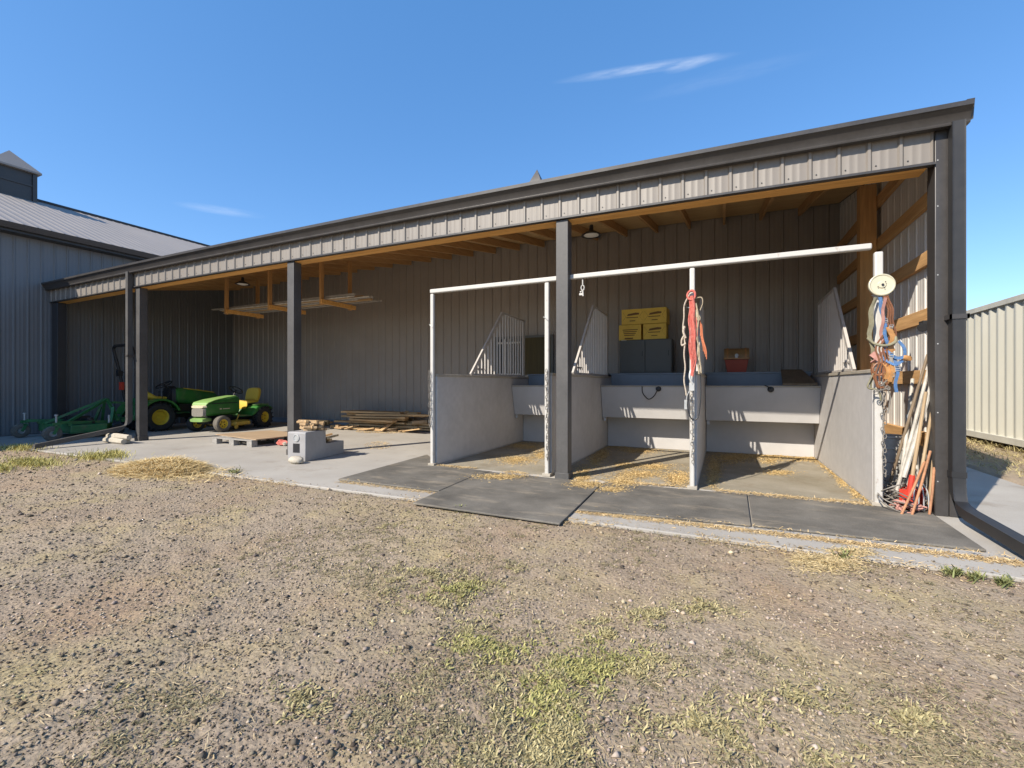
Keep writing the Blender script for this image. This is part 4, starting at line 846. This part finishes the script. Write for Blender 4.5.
# ------------------------------------------------------------------ compact tractor (faces the back wall)
tr = thing('compact_tractor', 'green compact tractor with folding roll bar parked behind the left post', 'tractor', (-12.92,1.95,0), R(90)); tr.scale = (.95,.97,.95)
wheel(tr, (-.70,.40,.36), .36, .28, .20, 'tyre', 'yellow', 18); wheel(tr, (-.70,-.42,.36), .36, .28, .20, 'tyre', 'yellow', 18)
wheel(tr, (.72,.38,.26), .26, .20, .14, 'tyre', 'yellow', 16); wheel(tr, (.72,-.38,.26), .26, .20, .14, 'tyre', 'yellow', 16)
b = MB(); b.loft([rsec(.98,-.20,.20,.62,.90,4),rsec(.85,-.25,.25,.60,.98,4),rsec(.40,-.27,.27,.62,1.06,4),rsec(-.10,-.29,.29,.68,1.12,4),rsec(-.18,-.27,.27,.74,1.10,4)]); b.build('hood', M['green'], tr, local=True, angle=60)
for s in (-1,1): b = MB(); b.loft([rsec(.86,s*.18-.015,s*.18+.015,.955,.985,3),rsec(.40,s*.20-.02,s*.20+.02,1.025,1.06,3),rsec(.02,s*.21-.015,s*.21+.015,1.08,1.108,3)]); b.build('hood_stripe', M['yellow'], tr, local=True)
b = MB(); b.loft([rsec(1.0,-.18,.18,.50,.84,5),rsec(.94,-.21,.21,.48,.86,5)]); b.build('grille', M['black'], tr, local=True)
b = MB(); b.box(-.9,.95,-.15,.15,.30,.55); b.box(-.1,.8,-.22,.22,.42,.66); b.tube([(.72,-.3,.27),(.72,.3,.27)], .05, 8); b.tube([(-.70,-.3,.36),(-.70,.3,.36)], .09, 10); b.tube([(-.15,.2,.55),(-.1,.25,.9)], .02, 6); b.build('chassis', M['black'], tr, local=True)
for s in (-1,1):
    b = MB(); sec = []
    for k in range(9):
        a = R(20+150*k/8); sec.append([(-.70+rr*math.cos(a), s*.42+yy, .36+rr*math.sin(a)) for rr, yy in ((.43,-.15),(.47,-.16),(.48,0),(.47,.16),(.43,.15),(.445,0))])
    b.loft(sec); b.build('fender', M['green'], tr, local=True)
b = MB(); b.loft([rsec(.05,-.45,.45,.42,.46,4),rsec(-.30,-.47,.47,.42,.46,4),rsec(-.42,-.40,.40,.44,.56,4)]); b.build('footplate', M['darkgreen'], tr, local=True)
b = MB(); b.loft([rsec(-.38,-.20,.20,.80,.88,3),rsec(-.62,-.22,.22,.78,.90,3),rsec(-.78,-.21,.21,.80,1.02,3),rsec(-.84,-.18,.18,.84,1.04,3)]); b.build('seat', M['seat'], tr, local=True)
b = MB(); b.box(-.78,-.40,-.17,.17,.55,.79); b.build('seat_base', M['black'], tr, local=True)
b = MB(); b.loft([rsec(-.16,-.24,.24,.6,1.16,4),rsec(-.26,-.20,.20,.6,1.12,4)]); b.tube([(-.22,0,1.05),(-.34,0,1.18)], .02, 6)
cc = Vector((-.35,0,1.19)); nn = Vector((-.5,0,.87)).normalized(); v = nn.cross(u)
b.tube([cc+(u*math.cos(a)+v*math.sin(a))*.19 for a in [2*PI*i/24 for i in range(24)]], .015, 7, True)
for a in (.5,2.6,4.7): b.tube([cc, cc+(u*math.cos(a)+v*math.sin(a))*.19], .010, 6)
for s, xx in ((1,-.35),(-1,-.4),(-1,-.55)): b.tube([(xx,s*.26,.6),(xx+.03,s*.27,.98)], .009, 6); b.blob((xx+.03,s*.27,1.0), .025, 1, 1)
b.build('dashboard', M['black'], tr, local=True)
b = MB(); P = [(-.98,.42,.55),(-1.06,.42,1.0),(-1.13,.42,1.45),(-1.26,.42,2.05),(-1.27,.37,2.14),(-1.28,.28,2.17)]
b.tube(spline(P + [(x,-y,z) for x, y, z in P[::-1]], 4), .035, 8)
for s in (-1,1): b.obox((-1.145,s*.42,1.48),(.10,.11,.14)); b.tube([(-1.05,s*.42,1.5),(-1.22,s*.42,1.58)], .014, 6)
b.build('roll_bar', M['black'], tr, local=True)
for s in (-1,1): b = MB(); b.obox((-1.10,s*.42,1.16),(.07,.10,.20)); b.build('tail_light', M['red'], tr, local=True)
b = MB()
for s in (-1,1): b.beam((-.85,s*.25,.36),(-1.45,s*.32,.32), .04, .06); b.tube([(-1.0,s*.22,.75),(-1.2,s*.30,.36)], .02, 6)
b.beam((-.95,0,.72),(-1.5,0,.76), .05, .05); b.box(-1.0,-.86,-.2,.2,.34,.85); b.build('three_point_hitch', M['darkgreen'], tr, local=True)

# ------------------------------------------------------------------ finish mower behind the tractor
fm = thing('finish_mower', 'green towed finish mower with two caster wheels behind the tractor', 'mower', (-12.95,-.05,0), R(90))
b = MB(); b.prism([(x, y, .12) for x, y in ((-.42,-.72),(.18,-.74),(.42,-.40),(.42,.40),(.18,.74),(-.42,.72))], (0,0,.02)); b.prism([(x, y, .14) for x, y in ((-.42,-.72),(.18,-.74),(.42,-.40),(.42,.40),(.18,.74),(-.42,.72))], (0,0,.15)); b.build('deck', M['darkgreen'], fm, bevel=.015, local=True)
b = MB()
for y in (-.45,0,.45): b.lathe([(.11,.0),(.11,.05),(.06,.08),(.06,.13),(0,.14)], (0,y,.291), (0,0,1), 14)
b.box(-.15,.15,-.12,.12,.29,.44); b.box(-.05,.05,-.5,.5,.36,.40); b.build('drive_housing', M['black'], fm, local=True)
b = MB()
for s in (-1,1):
    b.beam((.50,s*.28,.62),(.42,s*.36,.26), .05, .05); b.beam((.48,s*.05,.80),(-.42,s*.42,.30), .05, .05); b.beam((.48,s*.05,.80),(.56,s*.35,.30), .05, .05)
    b.beam((.30,s*.45,.31),(-.62,s*.68,.36), .06, .06); b.beam((-.42,s*.4,.31),(-.42,s*.70,.31), .06, .06); b.box(-.7,-.58,s*.70-.03,s*.70+.03,.31,.37)
b.build('frame', M['darkgreen'], fm, local=True)
for s in (-1,1):
    b = MB(); b.tube([(-.64,s*.70,.30),(-.64,s*.70,.50)], .018, 8); b.lathe([(.03,0),(.03,.03),(0,.035)], (-.64,s*.70,.50)); pn = b.build('caster_pin', M['steel'], fm, local=True)
    b = MB(); b.beam((-.64,s*.70+.07,.28),(-.70,s*.70+.07,.14),.01,.05); b.beam((-.64,s*.70-.07,.28),(-.70,s*.70-.07,.14),.01,.05); b.box(-.68,-.60,s*.70-.075,s*.70+.075,.275,.295); b.build('caster_fork', M['darkgreen'], fm, local=True)
    wheel(fm, (-.70,s*.70,.15), .15, .10, .06, 'dustytyre', 'steel')
    b = MB(); b.tube([(.30,s*.55,.29),(.30,s*.55,.46)], .02, 8); b.build('height_pin', M['steel'], fm, local=True); wheel(fm, (.42,s*.62,.13), .13, .09, .05, 'tyre', 'steel')

# ------------------------------------------------------------------ scatter: gravel, straw, weeds
def visible_points(n, ymin, ymax, seed):
    """points on the ground ahead of the house, denser close to where people stand"""
    r = np.random.default_rng(seed); out = []; tot = 0
    while tot < n:
        x = r.uniform(-13.6, 4.2, n*3); y = r.uniform(ymin, ymax, n*3); d2 = x**2 + (y+DC)**2 + .6
        keep = r.random(n*3) < np.minimum(1, 2.0/d2); fwd = (-.4204*x + .9073*(y+DC)) > .55; lat = np.abs(.9073*x + .4204*(y+DC)) < 1.35*(-.4204*x+.9073*(y+DC))+.6
        k = keep & fwd & lat; out.append(np.stack([x[k], y[k]], 1)); tot += k.sum()
    return np.concatenate(out)[:n]
octv = np.array([(1,0,0),(-1,0,0),(0,1,0),(0,-1,0),(0,0,1),(0,0,-1)], float)
octf = np.array([(0,2,4),(2,1,4),(1,3,4),(3,0,4),(2,0,5),(1,2,5),(3,1,5),(0,3,5)])
def stones(n, seed, smin, smax, name):
    r = np.random.default_rng(seed); P = visible_points(n, -5.0, SE+.10, seed); x, y = P[:,0], P[:,1]
    edge = (y > SE-.02); keep = ~edge | (r.random(n) < .25); P = P[keep]; x, y = P[:,0], P[:,1]; n = len(P)
    s = smin*(smax/smin)**(r.random(n)**2.4); d = np.sqrt(x**2+(y+DC)**2); s = s*np.clip(.6+d/9, .8, 1.7)
    V = octv[None]*s[:,None,None]*r.uniform(.55,1.25,(n,6,1))*np.array([1,1,.65])
    a = r.uniform(0,2*PI,n); c_, s_ = np.cos(a)[:,None], np.sin(a)[:,None]
    Vx = V[...,0]*c_-V[...,1]*s_; Vy = V[...,0]*s_+V[...,1]*c_; tilt = r.uniform(-.5,.5,(n,1)); Vz = V[...,2]+Vx*tilt*.4
    gz = np.where(y > SE, 0, ground_z(x,y)); co = np.stack([Vx+x[:,None], Vy+y[:,None], Vz+gz[:,None]+s[:,None]*.25], -1).reshape(-1,3)
    f = (octf[None]+6*np.arange(n)[:,None,None]).reshape(-1,3)
    t = r.random(n); w = nz(x+50,y+50,1.1,2); br = r.uniform(.07,.42,n)*(.66+.62*w); br = np.where(t > .965, r.uniform(.40,.62,n), br)
    tint = np.stack([np.ones(n), r.uniform(.77,.84,n), r.uniform(.52,.67,n)], 1); col = np.repeat(br[:,None]*tint, 6, 0)
    o = np_mesh(name, co, f, M['gravel'], col); o['kind'] = 'stuff'; return o
stones(110000, 5, .0028, .012, 'gravel'); stones(2600, 6, .009, .024, 'loose_stones')
def strands(P, lmin, lmax, w, colA, colB, seed, name, mt, up=.15, zfun=None, thick=False):
    """thin flat stalks / leaves: one bent quad strip each (two quads)"""
    r = np.random.default_rng(seed); n = len(P); x, y = P[:,0], P[:,1]; L = r.uniform(lmin,lmax,n); a = r.uniform(0,2*PI,n)
    z = zfun(x,y) if zfun is not None else np.where(y > SE, 0, ground_z(x,y))
    el = np.clip(r.normal(up, .22, n), -.08, 1.4); d = np.stack([np.cos(a)*np.cos(el), np.sin(a)*np.cos(el), np.sin(el)], 1); sd = np.stack([-np.sin(a), np.cos(a), r.uniform(-.5,.5,n)], 1)
    wv = sd*(w*r.uniform(.6,1.3,n))[:,None]/2; p0 = np.stack([x,y,z+.004],1); p1 = p0+d*(L*.55)[:,None]; p2 = p0+d*L[:,None]; p2[:,2] -= L*.12*r.random(n); p2[:,2] = np.maximum(p2[:,2], z+.002)
    co = np.stack([p0-wv,p0+wv,p1+wv,p1-wv,p2+wv*.5,p2-wv*.5],1).reshape(-1,3)
    k = 6*np.arange(n)[:,None]; f = np.concatenate([k+np.array([[0,1,2,3]]), k+np.array([[3,2,4,5]])], 0)
    t = r.random((n,1)); col = np.array(colA)*(1-t)+np.array(colB)*t; col = np.repeat(col*r.uniform(.75,1.2,(n,1)), 6, 0)
    o = np_mesh(name, co, f, M[mt], col); o['kind'] = 'stuff'; return o
def ellipse_pts(n, spec, seed, z=0, gauss=False):
    """spec: list of (px, py, rx, ry, weight) given on the photograph, projected to the floor"""
    r = np.random.default_rng(seed); out = []; W = sum(s[4] for s in spec)
    for cx, cy, rx, ry, w in spec:
        k = int(n*w/W)
        a = r.uniform(0,2*PI,k); q = np.sqrt(r.random(k)) if not gauss else np.abs(r.normal(0,.55,k)); u = cx+rx*q*np.cos(a); v = np.maximum(cy+ry*q*np.sin(a), 400)
        ax = (u-512)/F; t = (z-HC)/((384.5-v)/F); out.append(np.stack([(ca*ax-sa)*t, (sa*ax+ca)*t-DC], 1))
    return np.concatenate(out)
# dry straw bits everywhere on the gravel, gathered by noise
P = visible_points(30000, -5.0, SE+.05, 31); keep = (nz2(P[:,0]+60,P[:,1]+60,1.6,3) + rng.random(len(P))*.35) > .64; P = P[keep]
strands(P, .008, .042, .0026, (.30,.225,.12), (.52,.41,.25), 32, 'dry_straw', 'strawattr', .05)
# weeds
# thin, flat olive and tan growth spread broadly over the middle of the yard
def clumps(P, k, rad, seed):
    r = np.random.default_rng(seed); m = r.integers(k//2, k*2, len(P)); Q = np.repeat(P, m, 0); return Q + r.normal(0, 1, Q.shape)*np.repeat(r.uniform(.35,1.2,len(P))*rad, m)[:,None]
P = visible_points(30000, -5.0, SE-.02, 51); u_ = nz(P[:,0]+31,P[:,1]+77,.75,3); v_ = nz2(P[:,0]+11,P[:,1]+23,2.4,4)
keep = (u_*.55+v_*.55+rng.random(len(P))*.22 > .735) & (P[:,0] > -3.6+rng.normal(0,1.0,len(P))) & (rng.random(len(P)) < .75); P = clumps(P[keep], 10, .022, 53)
strands(P, .006, .020, .0040, (.15,.13,.068), (.36,.30,.17), 52, 'yard_growth', 'weedattr', .30)
spec = [(468,655,34,42,1.3),(440,600,40,16,.3),(560,672,36,40,1.5),(590,640,26,25,.7),(648,612,32,12,.5),(640,668,34,34,.6),(430,572,50,16,.55),(470,578,40,10,.3),(405,590,50,25,.35),(395,525,30,6,.2),(500,515,20,5,.15),(700,715,60,20,.5),(790,690,60,14,.35),(915,712,30,12,.35),(560,730,50,25,.8),(300,690,20,20,.25),(60,690,40,12,.25),(700,606,30,10,.25),(540,745,90,14,.5),(800,745,80,14,.3)]
spec = [(a_, b_, c_*1.5, d_*1.35, e_) for a_, b_, c_, d_, e_ in spec]; P = ellipse_pts(1000, spec, 41, gauss=True)
keep = nz2(P[:,0]+70,P[:,1]+70,6,2) > .43; P = clumps(P[keep], 18, .026, 47)
strands(P, .008, .025, .0054, (.21,.18,.085), (.46,.39,.20), 42, 'low_weeds', 'weedattr', .40)
P = ellipse_pts(130, [(462,585,24,8,.6),(578,660,20,24,1),(470,640,20,26,.5),(545,690,18,20,.8),(497,646,10,10,.2),(610,655,16,14,.5)], 43, gauss=True); P += np.random.default_rng(5).normal(0,.05,P.shape); P = clumps(P, 24, .028, 48); strands(P, .009, .027, .006, (.18,.175,.06), (.42,.38,.145), 44, 'green_weeds', 'weedattr', .45)
P = ellipse_pts(5200, [(30,464,32,5,1.5),(0,470,12,4,.5),(95,458,32,4,.8),(20,449,30,3,.8),(115,456,14,4,.5)], 45, gauss=True); strands(P, .03, .11, .006, (.30,.28,.07), (.58,.50,.20), 46, 'tall_grass', 'weedattr', .9)
for i, (u, v, n, lab) in enumerate(((952,573,150,'green weed at the slab edge nearest the right mat corner'),(975,578,120,'drier weed at the slab edge under the downspout'),(1004,583,170,'spreading weed at the slab edge on the far right'),(460,509,90,'little green tuft at the front of the protruding mat'),(235,473,110,'dark green weed on the slab edge right of the straw pile'),(843,556,60,'tiny green weed beside straw at the slab edge'))):
    P = ellipse_pts(n, [(u,v,9,3.5,1)], 60+i, gauss=True); o = strands(P, .02, .06, .008, (.11,.13,.05), (.27,.27,.11), 70+i, 'weed_plant', 'weedattr', .7); del o['kind']; tag(o, lab, 'weed')
# straw pile on the edge of the gravel
c0 = np.array(pz(157,471)); r = np.random.default_rng(81); n = 14000; a = r.uniform(0,2*PI,n); q = np.sqrt(r.random(n))
PX = c0[0]-.05+np.cos(a)*q*.72+.9*(r.random(n) < .22)*r.random(n)**2; PY = c0[1]+.06+np.sin(a)*q*.40+r.normal(0,.05,n)
def pile_z(x, y):
    e = ((x-c0[0]+.05)/.76)**2+((y-c0[1]-.1)/.40)**2; return np.maximum(0, .105*(1-e))*(.75+.5*nz2(x+60,y+60,4,2)) + np.where(y > SE, 0, ground_z(x,y))
sp = thing('straw_pile', 'low golden straw pile on the gravel at the slab edge', 'straw pile', (c0[0], c0[1], 0))
gx, gy = np.meshgrid(np.linspace(c0[0]-1.3,c0[0]+1.2,60), np.linspace(c0[1]-.5,c0[1]+.7,40)); gz_ = pile_z(gx,gy)-.012
ii = np.arange(60*40).reshape(40,60); fq = np.stack([ii[:-1,:-1],ii[:-1,1:],ii[1:,1:],ii[1:,:-1]],-1).reshape(-1,4); cc_ = np.stack([gx-c0[0],gy-c0[1],gz_],-1).reshape(-1,3)
M['strawcore'] = mat('matted straw', (.32,.23,.10), .9, 0, .35, 30, .8, 80)
core = np_mesh('straw_core', cc_, fq, M['strawcore'], smooth=True); core.parent = sp
o = strands(np.stack([PX,PY],1), .04, .16, .0055, (.50,.37,.165), (.74,.58,.31), 82, 'straw_stalks', 'strawattr', .05, pile_z); o.data.transform(Matrix.Translation((-c0[0],-c0[1],0))); o.parent = sp
r = np.random.default_rng(88); P = np.stack([r.uniform(3.15,5.2,9000), r.uniform(-1,11,9000)],1); P = P[nz2(P[:,0]+60,P[:,1]+60,1.8,3) > .42]
strands(P, .04, .14, .007, (.26,.21,.09), (.52,.43,.21), 89, 'dry_grass', 'weedattr', .5)
# bedding in the stalls and along the mats
bed = [(518,461,26,6,1.0),(540,456,12,5,.5),(500,479,28,3,.7),(532,448,16,5,.4),
       (640,476,32,5,.9),(622,484,20,6,.9),(655,468,18,4,.6),(628,467,18,4,.5),(678,480,14,8,.9),(585,487,18,3.5,.6),(625,448,30,3,.6),(595,462,10,10,.5),(612,492,14,3,.3),(585,474,8,10,.4),
       (858,491,5,7,.9),(846,481,5,6,.9),(836,473,5,5,.9),(826,465,5,4,.9),(867,499,4,4,.7),(812,459,12,3,.9),(780,457,30,3,1.3),(715,470,8,14,.9),(740,458,30,5,1.2),(602,455,8,10,.8),(580,478,8,8,.6),(640,452,30,4,.8),(520,447,20,4,.8),(762,452,54,2.5,.8),(730,460,22,8,.7),(778,474,18,3,.4),(712,478,6,14,.4),(800,460,20,4,.5),(832,468,8,8,.5),(845,480,8,8,.5),(858,492,7,8,.5),(820,461,9,4,.4),(770,462,14,5,.3)]
zf = lambda x, y: np.where((y > .16) & (x > -3.66) & (x < 1.3), .012, np.where(y > -1.1, .022, np.where(y > SE, .0, -.005)))
P = ellipse_pts(110000, bed, 91, gauss=True); P = P[(P[:,1] < 3.16) & (nz2(P[:,0]+80,P[:,1]+80,3.5,3)+rng.random(len(P))*.50 > .56)]
ok = (np.abs(P[:,0]-SX[1]-.02) > .03) & (np.abs(P[:,0]-SX[2]-.02) > .03)
strands(P[ok], .010, .034, .0055, (.42,.285,.115), (.64,.47,.23), 92, 'stall_bedding', 'strawattr', .03, zf)
xx = rng.uniform(-1.2, 1.75, 5200); yy = -1.10+.065*(xx-0.0)*0 + rng.normal(-.055,.035,5200) - .045*(xx < .2)*(1-(xx+1.2)/1.4)
x2 = rng.uniform(-3.6, 1.3, 6500); y2 = .13 + rng.normal(0,.05,6500); k2 = nz(x2+50,y2+50,2.5,3) > .60
x3 = rng.uniform(-4.1,-2.7,900); y3 = rng.normal(-1.16,.03,900); x4 = rng.uniform(-9.5,4,5200); y4 = rng.normal(SE-.03,.06,5200); k4 = nz(x4+50,y4+50,1.2,3) > .48
P = np.concatenate([np.stack([xx,yy],1), np.stack([x2[k2],y2[k2]],1), np.stack([x3,y3],1), np.stack([x4[k4],y4[k4]],1)])
strands(P, .012, .045, .0045, (.42,.29,.13), (.66,.50,.28), 93, 'edge_straw', 'strawattr', .05, zf)
P = ellipse_pts(7000, [(832,563,34,9,1),(850,553,24,4,.4),(805,558,16,7,.3)], 95, gauss=True); strands(P, .015, .06, .0036, (.42,.32,.15), (.64,.50,.28), 96, 'loose_straw', 'strawattr', .0)
P = ellipse_pts(5000, [(385,432,30,2,1),(352,428,14,2.5,.7),(378,446,14,4,.25)], 97); strands(P, .012, .04, .006, (.50,.36,.18), (.70,.54,.30), 98, 'wood_shavings', 'strawattr', .03)

# ------------------------------------------------------------------ light, sky, camera
sd = Vector((.49, 1.0, -.865)).normalized(); el = math.asin(-sd.z)
sl = bpy.data.lights.new('sun', 'SUN'); sl.energy = 4.2; sl.angle = R(.53); sl.color = (1,.915,.79)
so = bpy.data.objects.new('sun', sl); C.objects.link(so); so.rotation_euler = sd.to_track_quat('-Z','Y').to_euler(); so.location = (0,-10,20)
w = bpy.data.worlds.new('World'); S.world = w; w.use_nodes = True; nt = w.node_tree; N = nt.nodes; L = nt.links
sky = N.new('ShaderNodeTexSky'); sky.sky_type = 'NISHITA'; sky.sun_disc = False; sky.sun_elevation = el; sky.sun_rotation = math.atan2(-sd.x, -sd.y) % (2*PI)
sky.altitude = 1600; sky.air_density = 1.0; sky.dust_density = .5; sky.ozone_density = .9
bg = N['Background']; bg.inputs['Strength'].default_value = .15
tc = N.new('ShaderNodeTexCoord')
def direction(px_, py_):
    a = (px_-512)/F; v = Vector((ca*a-sa, sa*a+ca, (384.5-py_)/F)); return v.normalized()
def vm(op, a, b=None):
    n = N.new('ShaderNodeVectorMath'); n.operation = op; L.new(a, n.inputs[0])
    if b is not None: n.inputs[1].default_value = b
    return n
def ma(op, a, b=None, cl=False):
    n = N.new('ShaderNodeMath'); n.operation = op; n.use_clamp = cl
    for i, q_ in enumerate((a, b)):
        if q_ is None: continue
        if isinstance(q_, (int,float)): n.inputs[i].default_value = q_
        else: L.new(q_, n.inputs[i])
    return n.outputs[0]
total = None
for (cx, cy, hw, hh, st, tilt) in ((645,69,.17,.010,.26,.03),(692,64,.05,.010,.22,-.06),(722,78,.16,.016,.04,.0),(222,211,.075,.009,.16,-.03)):
    d = direction(cx, cy); rt = d.cross(Vector((0,0,1))).normalized(); upv = rt.cross(d); r2 = (rt*math.cos(tilt)-upv*math.sin(tilt)); u2 = (upv*math.cos(tilt)+rt*math.sin(tilt))
    uu = vm('DOT_PRODUCT', tc.outputs['Generated'], r2).outputs['Value']; vv = vm('DOT_PRODUCT', tc.outputs['Generated'], u2).outputs['Value']; off = u2.dot(d); fw = vm('DOT_PRODUCT', tc.outputs['Generated'], d).outputs['Value']
    cmb = N.new('ShaderNodeCombineXYZ'); L.new(ma('MULTIPLY', uu, 9.0), cmb.inputs[0]); L.new(ma('MULTIPLY', vv, 60.0), cmb.inputs[1]); cmb.inputs[2].default_value = cx*.013
    nn_ = N.new('ShaderNodeTexNoise'); nn_.inputs['Scale'].default_value = 1.6; nn_.inputs['Detail'].default_value = 6; nn_.inputs['Roughness'].default_value = .6; L.new(cmb.outputs[0], nn_.inputs['Vector'])
    e = ma('ADD', ma('POWER', ma('ABSOLUTE', ma('DIVIDE', uu, hw)), 2.0), ma('POWER', ma('ABSOLUTE', ma('DIVIDE', vv, hh)), 2.0))
    msk = ma('POWER', ma('SUBTRACT', 1.0, e, True), 1.6); msk = ma('MULTIPLY', msk, ma('SUBTRACT', ma('MULTIPLY', nn_.outputs['Fac'], 2.6), .65, True)); msk = ma('MULTIPLY', msk, ma('GREATER_THAN', fw, .5)); msk = ma('MULTIPLY', msk, st)
    total = msk if total is None else ma('ADD', total, msk, True)
hs = N.new('ShaderNodeHueSaturation'); hs.inputs['Saturation'].default_value = 1.13; sm = N.new('ShaderNodeMix'); sm.data_type = 'RGBA'; sm.inputs[0].default_value = .45; L.new(sky.outputs[0], sm.inputs[6]); sm.inputs[7].default_value = (.55,1.36,2.95,1); L.new(sm.outputs[2], hs.inputs['Color'])
mx = N.new('ShaderNodeMix'); mx.data_type = 'RGBA'; L.new(total, mx.inputs[0]); L.new(hs.outputs[0], mx.inputs[6]); mx.inputs[7].default_value = (4.5,4.7,5.0,1); L.new(mx.outputs[2], bg.inputs['Color'])

cam = bpy.data.cameras.new('camera'); cam.sensor_width = 36; cam.lens = F/1024*36; cam.clip_end = 1000; cam.clip_start = .05
co_ = bpy.data.objects.new('camera', cam); C.objects.link(co_); co_.location = (0,-DC,HC); co_.rotation_euler = (R(90), 0, math.atan2(sa, ca)); S.camera = co_
vs_ = S.view_settings; vs_.view_transform = 'Standard'; vs_.look = 'None'; vs_.gamma = 1; vs_.exposure = .86; vs_.use_curve_mapping = False
S.cycles.max_bounces = 10; S.cycles.diffuse_bounces = 6
